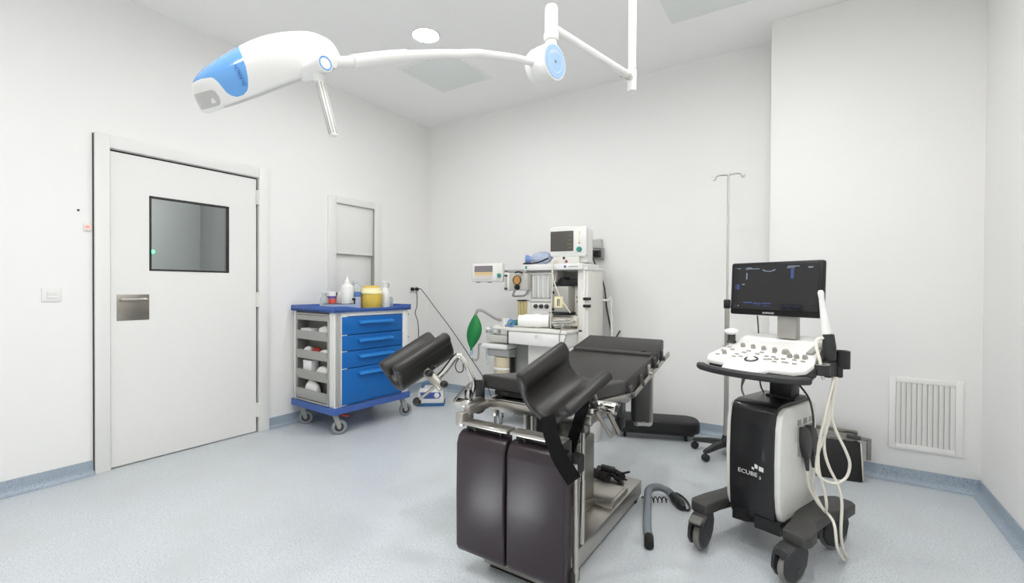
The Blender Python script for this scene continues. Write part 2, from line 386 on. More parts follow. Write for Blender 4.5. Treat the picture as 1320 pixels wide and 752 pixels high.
# ------------------------------------------------------------------ medication trolley
TR = thing('medication_trolley', 'white and blue wheeled medication trolley with four blue drawers', 'trolley', (.371, 2.717, 0), -2.38)
TM = TR.matrix_basis
def TW(x, y, z): return TM @ V((x, y, z))
HX, HY = .300, .395
b = MB()
b.mm((-HX + .01, -.26, .228), (HX - .012, HY - .02, 1.0), .003)                       # drawer carcass
b.mm((-HX, -HY + .008, .228), (-HX + .035, -.26, 1.0), .006); b.mm((HX - .075, -HY + .008, .228), (HX, -.262, 1.0), .010)
b.mm((HX - .02, -HY + .008, .228), (HX, -HY + .075, 1.0), .006); b.mm((HX - .03, HY - .075, .228), (HX, HY - .006, 1.0), .010)
b.mm((HX - .02, -HY + .07, .966), (HX - .004, HY - .07, 1.0), .002)
b.build('cabinet_body', ENAM, TR)
i = MB(); i.mm((-HX + .036, -.275, .235), (HX - .076, -.262, .995)); i.mm((-HX + .036, -HY + .02, .232), (HX - .076, -.262, .238)); i.mm((-HX + .034, -HY + .012, .232), (-HX + .038, -.262, .995)); i.mm((HX - .079, -HY + .012, .232), (HX - .075, -.262, .995)); i.mm((-HX + .036, -HY + .02, .985), (HX - .076, -.262, .995))
i.build('bin_recess', GREYI, TR)
i = MB(); q = -HY + .010
i.mm((-HX + .034, q - .006, .232), (-HX + .050, q + .010, .985), .002); i.mm((HX - .092, q - .006, .232), (HX - .076, q + .010, .985), .002); i.mm((-HX + .05, q - .006, .972), (HX - .092, q + .010, .985), .002); i.mm((-HX + .05, q - .006, .232), (HX - .092, q + .010, .246), .002)
i.build('bin_frame', GREYT, TR)
zt = ((.925, .968, 0), (.760, .838, .01), (.595, .672, .01), (.420, .506, .012), (.252, .340, .012))
xa, xb = -HX + .052, HX - .094
for z0, z1, tl_ in zt:
    m = MB(); y0 = -HY + .006
    m.prism([(xa, y0 + .006, z0), (xa, y0 + .010, z0), (xa, y0 + .002 - tl_, z1), (xa, y0 - .003 - tl_, z1)], (xb - xa, 0, 0))
    m.mm((xa, y0 + .006, z0), (xb, -.277, z0 + .005))
    for x in (xa, xb - .004): m.prism([(x, y0 + .006, z0), (x, -.278, z0), (x, -.278, z1 - .012), (x, y0 - tl_, z1 - .003)], (.004, 0, 0))
    m.build('tilt_tray', GREYT, TR)
MB().mm((HX - .0135, -HY + .076, .232), (HX - .0105, HY - .076, .967)).build('drawer_gap', mat('gap_navy', (20, 42, 84), .6), TR)
zs = (.964, .812, .678, .536, .236)
for k in range(4):
    z1, z0 = zs[k] - .003, zs[k + 1] + .003
    d = MB().mm((HX - .016, -HY + .077, z0), (HX + .004, HY - .077, z1), .004).build('drawer', BLUED, TR)
    zh = z1 - .047
    h = MB(); h.prism([(HX + .003, -.165, zh + .014), (HX + .040, -.165, zh + .008), (HX + .042, -.165, zh - .012), (HX + .036, -.165, zh - .014), (HX + .003, -.165, zh - .004)], (0, .355, 0), .003)
    h.build('drawer_handle', BLUEH, d)
# top with raised rim, lower in the middle of the front
t = MB(); HT, HTY = .318, .405
t.mm((-HT, -HTY, 1.0), (HT, HTY, 1.022), .004)
t.mm((-HT, -HTY, 1.0), (-HT + .016, HTY, 1.05), .004); t.mm((-HT, -HTY, 1.0), (HT, -HTY + .016, 1.05), .004); t.mm((-HT, HTY - .016, 1.0), (HT, HTY, 1.05), .004)
fr = [(HT, -HTY, 1.0), (HT, -HTY, 1.05), (HT, -.30, 1.05), (HT, -.20, 1.038), (HT, -.12, 1.030), (HT, .12, 1.030), (HT, .22, 1.036), (HT, .32, 1.05), (HT, HTY, 1.05), (HT, HTY, 1.0)]
t.prism(fr, (-.016, 0, 0)); t.build('trolley_top', BLUEF, TR)
b = MB(); b.box((0, 0, .204), (2 * HT + .01, 2 * HTY + .01, .050), .030, sel=lambda c, d: abs(d.z) > .9, seg=5)
b.build('bumper_base', BLUEF, TR)
for x, y, yw, br in ((.245, -.34, 62, RED), (-.245, -.34, 50, None), (.265, .35, 70, None), (-.245, .34, 40, None)):
    caster(TR, x, y, yw, .060, .182, PLG, CABLEG, PLD, .028, brake=br, trail=.03)
r_ = MB(); r_.mm((.05, HY - .018, .80), (.25, HY + .004, .96), .004); r_.mm((.22, HY + .002, .70), (.245, HY + .022, .975), .004); r_.build('side_rail', ENAM, TR)
for x, z in ((.252, .955), (.236, .905), (.252, .74)): MB().cyl((x, HY + .0, z), (x + .012, HY + .03, z), .011, n=12, bev=.003).build('rail_knob', PLG, TR)

# contents of the tilting trays
def card_box(x, y, z, d, lab, rz=0, m=PAPER):
    o = single(MB().box((0, 0, d[2] / 2), d, .0015), 'carton', m, lab, 'box'); o.location = TW(x, y, z); o.rotation_euler = (0, 0, R_(rz - 2.38)); return o
def soft_bag(x, y, z, d, lab, seed, m=BAGM, cat='bag', name='plastic_bag', tilt=0):
    random.seed(seed); b = bmesh.new(); bmesh.ops.create_icosphere(b, subdivisions=3, radius=.5)
    from mathutils import noise
    for v in b.verts:
        n = noise.noise(v.co * 3 + V((seed, 0, 0))) * .16 + noise.noise(v.co * 7 + V((0, seed, 0))) * .08
        v.co = v.co * (1 + n); v.co = V((v.co.x * d[0], v.co.y * d[1], max(v.co.z, -.42) * d[2]))
    o = MB(); o.bm.free(); o.bm = b; o = single(o, name, m, lab, cat, ang=25); o.location = TW(x, y, z + .42 * d[2] + .001); o.rotation_euler = (R_(tilt), 0, R_(-2.38)); return o
yb = -.335
card_box(-.135, yb, .766, (.15, .075, .085), 'white carton lying in the second tray from the top', 2)
card_box(-.015, yb + .01, .766, (.055, .075, .06), 'small dark carton between white carton and crumpled bag', 4, PLD)
soft_bag(.085, yb, .766, (.125, .09, .12), 'white crumpled film bag in the second tray from the top', 3)
soft_bag(-.15, yb, .601, (.10, .08, .10), 'clear film packet on the left of the middle tray', 5)
soft_bag(-.03, yb, .601, (.12, .08, .10), 'dark red wrapped packet in the middle trolley tray', 6, RED, 'packet', 'wrapped_packet')
soft_bag(.095, yb, .601, (.13, .08, .085), 'flat white packet on the right of the middle tray', 7, CLOTH, 'packet', 'wrapped_packet')
card_box(-.12, yb, .427, (.115, .07, .15), 'upright white carton in the second tray from the bottom', 3)
soft_bag(.07, yb, .427, (.18, .08, .12), 'white gauze packet beside the upright white carton', 8, CLOTH, 'packet', 'wrapped_packet')
soft_bag(-.09, yb, .259, (.20, .08, .16), 'white crumpled gauze bundle in the lowest trolley tray', 9, CLOTH, 'packet', 'wrapped_packet')

# things standing on the trolley
ZT = 1.0225
def on_top(name, lab, cat, x, y, rz=0): return thing(name, lab, cat, TW(x, y, ZT), rz - 2.38)
t = on_top('glass_jar', 'clear glass jar nearest the left end of the trolley top', 'jar', .06, -.325)
MB().lathe([(.026, 0), (.034, .004), (.034, .085), (.022, .105), (.022, .125), (.019, .125), (.019, .104), (.030, .084), (.030, .008), (0, .008)]).build('jar_body', GLASSC, t)
MB().lathe([(0, .137), (.024, .136), (.025, .1255), (0, .1255)]).build('jar_lid', GLASSC, t)
t = on_top('pill_tub', 'small white tub with a red and violet label', 'tub', .10, -.315)
t.location = TW(.03, -.235, ZT)
MB().lathe([(0, 0), (.036, 0), (.036, .120), (0, .120)]).build('tub_body', PLW, t); MB().lathe([(.0365, .030), (.0368, .031), (.0368, .082), (.0365, .083)]).build('red_label', mat('label_red', (226, 96, 76), .5), t)
MB().lathe([(.0365, .084), (.0369, .085), (.0369, .106), (.0365, .107)]).build('violet_label', mat('label_violet', (112, 92, 160), .5), t); MB().lathe([(.037, .120), (.037, .140), (.034, .144), (0, .144)]).build('tub_lid', PLW, t)
t = on_top('clip_holder', 'small black clip standing behind the red labelled tub', 'clip', -.09, -.12)
MB().box((0, 0, .006), (.05, .03, .012), .003).build('clip_foot', PLB, t); MB().tube([(0, 0, .01), (0, 0, .07), (.004, .0, .11), (.014, 0, .13), (.016, 0, .105)], .010, 10, 6).build('clip_arm', PLB, t)
t = on_top('instrument_tray', 'shallow clear tray with dark wire rim at trolley corner', 'tray', .22, -.285)
m = MB(); m.mm((-.07, -.103, 0), (.07, .103, .004)); m.mm((-.07, -.103, 0), (-.067, .103, .044)); m.mm((.067, -.103, 0), (.07, .103, .044)); m.mm((-.07, -.103, 0), (.07, -.100, .044)); m.mm((-.07, .100, 0), (.07, .103, .044)); m.build('tray_body', BLUEC, t)
MB().tube([(-.07, -.103, .046), (.07, -.103, .046), (.07, .103, .046), (-.07, .103, .046)], .0022, 6, 0, True).build('wire_rim', PLD, t)
single(MB().tube([(-.03, -.02, 0), (0, .02, .012), (.03, -.01, .004), (.01, -.03, .015), (-.03, .0, .012)], .008, 8, 6), 'tubing_coil', mat('coil_blue', (86, 160, 214), .4), 'small light blue coil lying in the clear tray', 'tubing', TW(.215, -.245, ZT + .0135))
t = on_top('squeeze_bottle', 'small white squeeze bottle with pointed tip in the tray', 'bottle', .05, -.155)
MB().lathe([(0, 0), (.034, 0), (.037, .006), (.037, .105), (.026, .135), (.013, .146), (0, .146)]).build('bottle_body', PLW, t); MB().lathe([(.015, .1465), (.014, .158), (.006, .164), (.004, .190), (0, .191)]).build('bottle_tip', PLW, t)
t = on_top('upright_clamp', 'thin black upright clamp at right edge of the tray', 'clamp', .245, -.16)
MB().box((0, 0, .004), (.03, .024, .008), .002).build('clamp_foot', PLB, t); MB().box((0, 0, .045), (.010, .012, .08), .003).build('clamp_post', PLB, t); MB().box((0, -.006, .082), (.014, .028, .020), .004).build('clamp_head', PLB, t)
t = on_top('wash_bottle', 'tall white bottle with pointed cap left of blue canister', 'bottle', .16, -.150)
t.location = TW(.155, -.168, ZT)
MB().lathe([(0, 0), (.050, 0), (.054, .008), (.054, .175), (.048, .195), (.024, .212), (.022, .222), (0, .222)]).build('bottle_body', PLW, t); MB().lathe([(.024, .2225), (.022, .238), (.011, .250), (.007, .278), (0, .280)]).build('bottle_cap', PLW, t)
t = on_top('wipes_canister', 'blue and white canister with clear top left of yellow bin', 'canister', .14, -.058)
t.location = TW(.13, -.068, ZT)
MB().lathe([(0, 0), (.046, 0), (.047, .004), (.047, .145), (0, .145)]).build('canister_body', mat('canister_label', (196, 200, 218), .35), t)
MB().lathe([(.0473, .10), (.0476, .101), (.0476, .144), (.0473, .145)]).build('blue_band', mat('canister_blue', (92, 128, 184), .4), t)
MB().lathe([(.042, .146), (.042, .20), (.024, .225), (.024, .24), (.0, .241)]).build('clear_top', GLASSC, t)
t = on_top('sharps_bin', 'yellow round sharps bin with pale lid on blue trolley', 'bin', .15, .084)
MB().lathe([(0, 0), (.088, 0), (.092, .006), (.100, .128), (0, .128)]).build('bin_body', YEL, t)
MB().lathe([(.103, .124), (.105, .126), (.105, .140), (.094, .146), (.088, .178), (.060, .182), (0, .182)]).build('bin_lid', YELL, t)
MB().lathe([(.072, .1825), (.072, .196), (.045, .199), (0, .199)]).build('bin_flap', YEL, t)
t = on_top('spray_bottle', 'white trigger spray bottle right of the yellow sharps bin', 'bottle', .15, .238)
MB().lathe([(0, 0), (.042, 0), (.044, .006), (.044, .12), (.032, .16), (.016, .182), (.016, .196), (0, .196)]).build('bottle_body', PLW, t)
sp = MB(); sp.lathe([(.019, .1965), (.019, .215), (.012, .22), (0, .22)]); sp.mm((-.012, -.03, .218), (.012, .05, .242), .006); sp.build('spray_head', PLW, t)
MB().tube([(0, .034, .22), (0, .046, .205), (0, .040, .18)], .005, 8, 4).build('trigger', PLG, t)
t = on_top('gauze_jar', 'low clear jar beside the white trigger spray bottle', 'jar', .12, .315)
MB().lathe([(.030, 0), (.036, .004), (.036, .075), (.032, .085), (.030, .085), (.032, .073), (.032, .008), (0, .008)]).build('jar_body', GLASSC, t); MB().lathe([(0, .098), (.030, .096), (.035, .0855), (0, .0855)]).build('jar_lid', GLASSC, t)

# wall outlet behind the trolley, its two cords, and the floor unit
so = thing('wall_socket', 'white wall socket plate holding two black plugs', 'socket', (0, 3.842, 1.185))
MB().box((.004, 0, 0), (.008, .15, .08), .003).build('socket_plate', PLW, so)
def plug(parent, c, ax, r=.021, l=.04, name='plug'):
    c = V(c); a = V(ax); return MB().lathe([(0, 0), (r, 0), (r, l * .55), (r * .6, l * .85), (r * .25, l), (0, l)], c, a, 16).build(name, BLACKR, parent)
for y, lab, pts in ((-.035, 'black cord hanging from the left plug to the floor unit', [(.045, 0, 0), (.07, 0, -.01), (.085, .0, -.10), (.09, -.01, -.20), (.085, -.03, -.27), (.095, .00, -.36), (.10, .01, -.50), (.12, -.02, -.64), (.18, -.10, -.83), (.28, -.18, -.955)]),
                    (.035, 'straight black cord sloping right from the wall socket', [(.045, 0, 0), (.07, .02, -.01), (.22, .07, -.20), (.46, .10, -.46), (.72, .12, -.76), (.90, .13, -.98), (1.0, .12, -1.16), (1.1, .08, -1.178)])):
    t = thing('power_cable', lab, 'cord', (.0085, 3.842 + y, 1.185)); plug(t, (0, 0, 0), (1, 0, 0))
    MB().tube(pts, .0045, 8, 8).build('cord', PLD, t)
su = thing('suction_unit', 'small white and blue portable unit with handle on floor', 'medical device', (.555, 3.55, 0), 38)
b = MB(); prof = [(-.135, .028), (.135, .028), (.132, .10), (.122, .155), (.09, .172), (-.07, .172), (-.118, .160), (-.132, .10)]
b.prism([(x, -.11, z) for x, z in prof], (0, .22, 0), .012, 3); b.build('unit_body', PLW, su)
b = MB().mm((-.14, -.115, 0), (.14, .115, .03), .008); b.build('unit_base', mat('unit_blue', (44, 96, 146), .45), su)
h = MB().tube([(-.09, 0, .165), (-.075, 0, .205), (-.03, 0, .228), (.03, 0, .228), (.07, 0, .205), (.085, 0, .165)], .018, 10, 6); h.build('carry_handle', mat('unit_slate', (92, 124, 160), .45), su)
b = MB().prism([(-.105, -.113, .142), (.10, -.113, .142), (.108, -.113, .105), (.085, -.113, .078), (-.065, -.113, .078), (-.09, -.113, .10)], (0, .004, 0), .0015); pn = b.build('control_panel', mat('unit_indigo', (70, 92, 160), .4), su)
MB().lathe([(.026, 0), (.026, .008), (.020, .010), (0, .010)], (.065, -.113, .112), (0, -1, 0)).build('gauge', PLW, pn); MB().lathe([(.022, 0), (.020, .014), (0, .015)], (-.05, -.113, .110), (0, -1, 0)).build('dial', INKB, pn)
for x in (-.10, .10):
    for y in (-.07, .07): pass

# ------------------------------------------------------------------ anaesthesia machine
AN = thing('anaesthesia_machine', 'white anaesthesia machine with green breathing bag by back wall', 'medical machine', (1.95, 3.65, 0))
def ab(m, name, material, parent=AN, **k): return m.build(name, material, parent, True, **k)
m = MB(); m.mm((1.50, 3.36, .13), (2.30, 3.88, .17), .012); m.mm((1.50, 3.36, .10), (1.58, 3.88, .135), .008); m.mm((2.22, 3.36, .10), (2.30, 3.88, .135), .008); ab(m, 'wheel_base', CREAM)
for x, y, yw in ((1.535, 3.40, -60), (2.265, 3.40, -75), (1.55, 3.84, 40), (2.25, 3.84, 40)):
    c = caster(AN, x - 1.95, y - 3.65, yw, .062, .128, PLD, CABLEG, PLD, .03, trail=.02)
m = MB(); m.mm((1.79, 3.44, .17), (2.20, 3.88, .72), .006); m.mm((2.20, 3.56, .17), (2.30, 3.88, 1.36), .008); m.mm((1.70, 3.86, .72), (2.28, 3.88, 1.36)); m.mm((1.70, 3.56, .70), (1.735, 3.88, 1.36), .003)
m.mm((1.735, 3.60, .95), (1.975, 3.88, 1.36), .004); m.mm((1.96, 3.60, .855), (2.27, 3.88, .975), .004); ab(m, 'cabinet', CREAM)
ab(MB().mm((1.57, 3.56, .17), (1.79, 3.88, .72), .006), 'column_panel', mat('column_grey', (150, 151, 147), .5))
ab(MB().mm((2.255, 3.545, .72), (2.275, 3.575, 1.36), .004), 'front_post', PLW)
ab(MB().mm((1.975, 3.80, .97), (2.20, 3.86, 1.358)), 'niche_lining', GREYT)
m = MB(); m.mm((1.69, 3.515, 1.362), (2.265, 3.88, 1.418), .012); m.mm((2.20, 3.54, 1.358), (2.305, 3.885, 1.385), .006); sh = ab(m, 'top_shelf', ENAM)
ab(MB().cyl((2.105, 3.5155, 1.390), (2.105, 3.513, 1.390), .011), 'badge', INKB, sh); ab(MB().mm((1.712, 3.513, 1.378), (1.73, 3.5155, 1.402)), 'green_mark', TEAL, sh)
m = MB()
for k in range(7): m.mm((2.14 + k * .012, 3.513, 1.386), (2.148 + k * .012, 3.5153, 1.393))
ab(m, 'shelf_print', INK, sh)
for z in (1.12, 1.06):
    ab(MB().mm((2.26, 3.535, z - .012), (2.325, 3.565, z + .012), .006), 'hose_clip', PLB)
# right side: rear guard bar
ab(MB().tube([(2.28, 3.86, 1.10), (2.34, 3.90, 1.10), (2.36, 3.92, 1.08), (2.36, 3.92, .40), (2.29, 3.87, .36)], .010, 10, 4), 'guard_rail', CREAM)
# worktop and drawer
m = MB(); m.mm((1.60, 3.33, .835), (2.215, 3.60, .862), .006); m.mm((1.60, 3.56, .835), (2.25, 3.70, .862), .006); ab(m, 'worktop', CREAM)
d = ab(MB().mm((1.652, 3.335, .725), (2.200, 3.58, .832), .006), 'drawer', PLW); ab(MB().cyl((1.93, 3.3355, .805), (1.93, 3.330, .805), .010, n=16), 'drawer_lock', CHROME, d)
ab(MB().mm((1.635, 3.34, .72), (1.650, 3.58, .835), .003), 'drawer_side', PLD)
# flowmeter block
fl = ab(MB().mm((1.735, 3.565, 1.085), (1.965, 3.60, 1.345), .006), 'flowmeter_block', CREAM)
m = MB(); m.mm((1.755, 3.561, 1.12), (1.945, 3.566, 1.325), .002); ab(m, 'flowmeter_window', mat('flow_back', (206, 206, 202), .4), fl)
for k in range(4):
    x = 1.775 + k * .050
    ab(MB().cyl((x, 3.556, 1.125), (x, 3.556, 1.32), .008, n=14), 'flow_tube', mat('tube_clear', (220, 222, 220), .2), fl)
for k in range(5): pass
m = MB()
for k in range(5): m.mm((1.7505 + k * .050 - .0015, 3.5605, 1.118), (1.7505 + k * .050 + .0015, 3.5625, 1.326))
m.mm((1.75, 3.5595, 1.118), (1.95, 3.5625, 1.122)); m.mm((1.75, 3.5595, 1.322), (1.95, 3.5625, 1.326)); ab(m, 'tube_divider', mat('divider_grey', (128, 128, 125), .5), fl)
kp = ab(MB().mm((1.735, 3.575, .955), (1.965, 3.61, 1.08), .005), 'knob_panel', PLW)
for x in (1.79, 1.845, 1.90): ab(MB().lathe([(0, 0), (.020, 0), (.020, .006), (.016, .022), (.012, .024), (0, .024)], (x, 3.575, 1.045), (0, -1, 0), 18), 'flow_knob', PLD, kp)
# vaporiser in the niche
m = MB().mm((1.965, 3.52, 1.0), (2.135, 3.72, 1.225), .014); vp = ab(m, 'vaporiser', mat('vapor_grey', (172, 170, 162), .4, .3))
m = MB(); m.lathe([(0, 0), (.062, 0), (.066, .01), (.066, .045), (.055, .058), (.036, .075), (0, .078)], (2.055, 3.62, 1.226)); m.mm((2.10, 3.58, 1.23), (2.19, 3.66, 1.285), .012); m.mm((1.98, 3.56, 1.23), (2.04, 3.64, 1.26), .008); ab(m, 'vaporiser_dial', PLB, vp)
ab(MB().mm((2.005, 3.512, 1.04), (2.085, 3.522, 1.135), .003), 'rating_plate', YELL, vp)
m = MB(); m.mm((2.035, 3.509, 1.055), (2.048, 3.513, 1.115)); m.mm((2.055, 3.509, 1.055), (2.06, 3.513, 1.115)); ab(m, 'plate_print', INK, vp)
ab(MB().mm((1.955, 3.515, .988), (2.15, 3.73, 1.0), .004), 'vaporiser_foot', PLB, vp)
for z in (1.17, 1.025): ab(MB().lathe([(0, 0), (.012, 0), (.012, .012), (0, .014)], (1.99, 3.52, z), (0, -1, 0), 14), 'filler_screw', PLB, vp)
sp = ab(MB().mm((2.135, 3.64, .98), (2.215, 3.80, 1.225), .004), 'socket_panel', CREAM)
for (x, z) in ((2.16, 1.13), (2.19, 1.13), (2.16, 1.09), (2.19, 1.09)): ab(MB().box((x, 3.638, z), (.016, .004, .014), .002), 'panel_button', PLG, sp)
pb = ab(MB().mm((1.90, 3.54, .885), (2.215, 3.62, .958), .006), 'pipe_panel', BEIGE)
m = MB()
for k in range(9): m.mm((1.96 + k * .022, 3.538, .895), (1.968 + k * .022, 3.5415, .945))
m.cyl((1.93, 3.54, .93), (1.93, 3.53, .93), .018, n=16); m.cyl((2.17, 3.54, .93), (2.20, 3.53, .945), .014, n=12); ab(m, 'panel_trim', CREAM, pb)
# oxygen box with round gauge at the left
ob = ab(MB().mm((1.545, 3.50, 1.185), (1.745, 3.62, 1.335), .008), 'gas_box', BRUSH if False else mat('gas_box_grey', (186, 184, 178), .42))
ab(MB().mm((1.525, 3.52, 1.345), (1.72, 3.60, 1.372), .004), 'gas_box_rail', PLG, ob)
ab(MB().mm((1.50, 3.49, 1.18), (1.553, 3.55, 1.34), .006), 'gas_inlet', PLW, ob)
ab(MB().cyl((1.525, 3.484, 1.20), (1.525, 3.484, 1.325), .009, n=12), 'oxygen_tube', mat('tube_olive', (186, 188, 172), .3), ob)
for z in (1.20, 1.318): ab(MB().box((1.525, 3.482, z), (.026, .022, .02), .005), 'tube_cap', PLD, ob)
ab(MB().lathe([(.036, 0), (.042, 0), (.042, .018), (.036, .020), (.035, .012)], (1.640, 3.50, 1.277), (0, -1, 0)), 'gauge_rim', mat('gauge_brown', (120, 96, 66), .4, .4), ob)
ab(MB().lathe([(0, 0), (.0355, 0), (.0355, .012), (0, .013)], (1.640, 3.50, 1.277), (0, -1, 0)), 'gauge_face', GAUGE, ob)
ab(MB().lathe([(0, 0), (.025, 0), (.025, .014), (.018, .028), (0, .029)], (1.640, 3.50, 1.213), (0, -1, 0), 20), 'gas_knob', PLB, ob)
ab(MB().tube([(1.62, 3.49, 1.345), (1.66, 3.482, 1.350), (1.70, 3.488, 1.340)], .008, 8, 5), 'valve_lever', PLB, ob)
ab(MB().tube([(1.60, 3.52, 1.19), (1.595, 3.50, 1.15), (1.605, 3.49, 1.135), (1.70, 3.49, 1.137), (1.728, 3.50, 1.15), (1.735, 3.52, 1.19)], .009, 10, 6), 'grab_handle', mat('handle_grey', (130, 128, 124), .4), ob)
m = MB().mm((1.60, 3.57, .955), (1.728, 3.66, 1.09), .004)
for k in range(4): m.cyl((1.617 + k * .031, 3.572, .96), (1.617 + k * .031, 3.572, 1.086), .013, n=12)
ab(m, 'absorber_box', mat('lime_tan', (196, 182, 132), .5, var=.05))
ab(MB().mm((1.595, 3.56, 1.088), (1.732, 3.665, 1.098), .002), 'absorber_cap', DARKS)
# arm-mounted ventilator display
dp = ab(MB().box((1.325, 3.48, 1.348), (.345, .05, .172), .014, rotm(4)), 'ventilator_display', CREAM)
R4 = rotm(4)
def dpp(x, z, y=-.0255): return V((1.325, 3.48, 1.348)) + R4 @ V((x * .9, y, z * .93))
ab(MB().box(dpp(-.02, .004), (.27, .003, .135), .001, R4), 'display_bezel', PLW, dp)
ab(MB().box(dpp(-.035, .036, -.027), (.20, .003, .058), 0, R4), 'waveform_area', SCRV1, dp); ab(MB().box(dpp(-.035, -.012, -.027), (.20, .003, .030), 0, R4), 'sand_area', SCRV2, dp); ab(MB().box(dpp(-.035, -.048, -.027), (.20, .003, .032), 0, R4), 'value_area', SCRV3, dp)
ab(MB().lathe([(0, 0), (.019, 0), (.019, .012), (.014, .016), (0, .016)], dpp(.155, -.03, -.025), R4 @ V((0, -1, 0)), 20), 'dial_knob', TEAL, dp)
for x in (-.12, .02): ab(MB().box(dpp(x, -.096, .0), (.03, .03, .012), .003, R4), 'display_foot', PLG, dp)
ab(MB().tube([(1.42, 3.51, 1.36), (1.48, 3.54, 1.362), (1.55, 3.56, 1.358)], .012, 10, 4), 'display_arm', PLG, dp)
# breathing system: absorber, hook, bag
bs = ab(MB().mm((1.365, 3.40, .715), (1.605, 3.56, .78), .012), 'breathing_block', mat('block_grey', (196, 194, 186), .45))
ab(MB().mm((1.31, 3.395, .655), (1.60, 3.57, .70), .012), 'block_plate', PLW, bs)
ab(MB().mm((1.36, 3.42, .585), (1.60, 3.58, .655), .012), 'block_base', mat('base_grey', (164, 166, 162), .5), bs)
m = MB(); m.lathe([(0, 0), (.052, 0), (.052, .05), (.035, .062), (0, .062)], (1.42, 3.47, .79)); m.cyl((1.34, 3.45, .81), (1.44, 3.45, .81), .022, n=16); ab(m, 'dome_valve', GLASSC, bs)
m = MB(); m.cyl((1.45, 3.44, .80), (1.47, 3.44, .87), .032, n=18, bev=.006); m.box((1.50, 3.45, .845), (.15, .10, .022), .006); m.cyl((1.545, 3.46, .83), (1.545, 3.46, .93), .038, n=18, bev=.006); ab(m, 'valve_block', CREAM, bs)
ab(MB().cyl((1.35, 3.44, .825), (1.44, 3.44, .825), .017, n=16), 'valve_port', PLW, bs)
m = MB(); m.cyl((1.60, 3.45, .888), (1.68, 3.45, .895), .016, n=14); m.box((1.655, 3.45, .90), (.03, .035, .05), .008); ab(m, 'hose_connector', TEAL, bs)
ab(MB().tube([(1.53, 3.45, .91), (1.44, 3.44, .93), (1.33, 3.43, .985), (1.28, 3.42, 1.0), (1.249, 3.415, .992), (1.239, 3.41, .955)], .0125, 10, 8), 'bag_arm', STEEL, bs)
bag = MB(); rings = []
for i in range(25):
    f = i / 24; z = .965 - f * .345; x = 1.236 - f * .045 + .006 * math.sin(f * 5)
    wv = max(.011, .080 * (math.sin(math.pi * min(1, f * 1.02)) ** .85)) if .02 < f < .97 else .012
    tn = max(.011, wv * .55)
    rings.append([V((x + wv * math.cos(2 * math.pi * j / 24) * (1 + .06 * math.sin(3 * 2 * math.pi * j / 24)), 3.41 + tn * math.sin(2 * math.pi * j / 24), z)) for j in range(24)])
bg = ab(bag.loft(rings), 'breathing_bag', GREENB, ang=60); ab(MB().cyl((1.191, 3.41, .618), (1.189, 3.41, .575), .014, n=14), 'bag_tail', BLUEC, bg)
ab(MB().tube([(1.33, 3.42, .69), (1.285, 3.41, .685), (1.275, 3.41, .66), (1.272, 3.41, .57), (1.25, 3.41, .535), (1.215, 3.41, .535), (1.20, 3.41, .55)], .009, 8, 6), 'hose_hook', PLG, bs)
m = MB(); m.lathe([(0, 0), (.082, 0), (.086, .01), (.086, .085), (.090, .088), (.090, .098), (.086, .101), (.086, .195), (0, .195)], (1.50, 3.49, .385)); ab(m, 'lime_canister', mat('canister_tan', (205, 194, 166), .45, var=.05), bs)
ab(MB().lathe([(.091, 0), (.093, .004), (.093, .014), (.091, .018)], (1.50, 3.49, .468)), 'canister_ring', PLW, bs)
ab(MB().mm((1.585, 3.46, .40), (1.605, 3.52, .58), .004), 'canister_clamp', PLB, bs)
m = MB(); m.tube([(1.36, 3.43, .66), (1.35, 3.44, .60), (1.355, 3.45, .50)], .014, 8, 6); ab(m, 'drain_tube', GLASSC, bs)

# monitor on the shelf
MN = thing('patient_monitor', 'white patient monitor with dark screen and teal knob on shelf', 'monitor', (2.10, 3.63, 1.4185), 6)
m = MB(); pr_ = [(-.165, .085), (-.165, .30), (-.15, .315), (.155, .315), (.165, .30), (.165, .075), (.15, .06), (-.15, .06)]
m.prism([(x, -.07, z) for x, z in pr_], (0, .045, 0), .006); m.mm((-.15, -.03, .004), (.16, .14, .305), .02); m.build('monitor_body', ENAM, MN)
MB().mm((-.14, -.066, .0), (.10, -.02, .072), .006).build('module_rack', CREAM, MN)
so_ = MB().mm((-.158, -.0735, .105), (.050, -.068, .278), .002).build('screen', SCRMON, MN)
for (x, z, a) in ((.02, .20, .02), (.015, .165, .03), (.02, .135, .02), (.022, .232, .014)): MB().box((x, -.0745, z), (a * 1.3, .002, .012), 0).build('readout', SCROL, so_)
MB().lathe([(0, 0), (.023, 0), (.022, .014), (.016, .02), (0, .021)], (.103, -.070, .118), (0, -1, 0), 20).build('control_knob', TEAL, MN)
for k in range(5): MB().box((.103, -.072, .268 - k * .024), (.018, .006, .012), .002).build('key', YELL if k < 4 else PLG, MN)
for x, z, c in ((-.035, .048, PLB), (-.012, .018, RED)): MB().lathe([(0, 0), (.010, 0), (.010, .01), (.006, .018), (0, .018)], (x, -.066, z), (0, -1, 0), 14).build('sensor_port', c, MN)
for x in (-.11, .12): MB().box((x, .03, .003), (.04, .08, .006), .001).build('foot', PLB, MN)
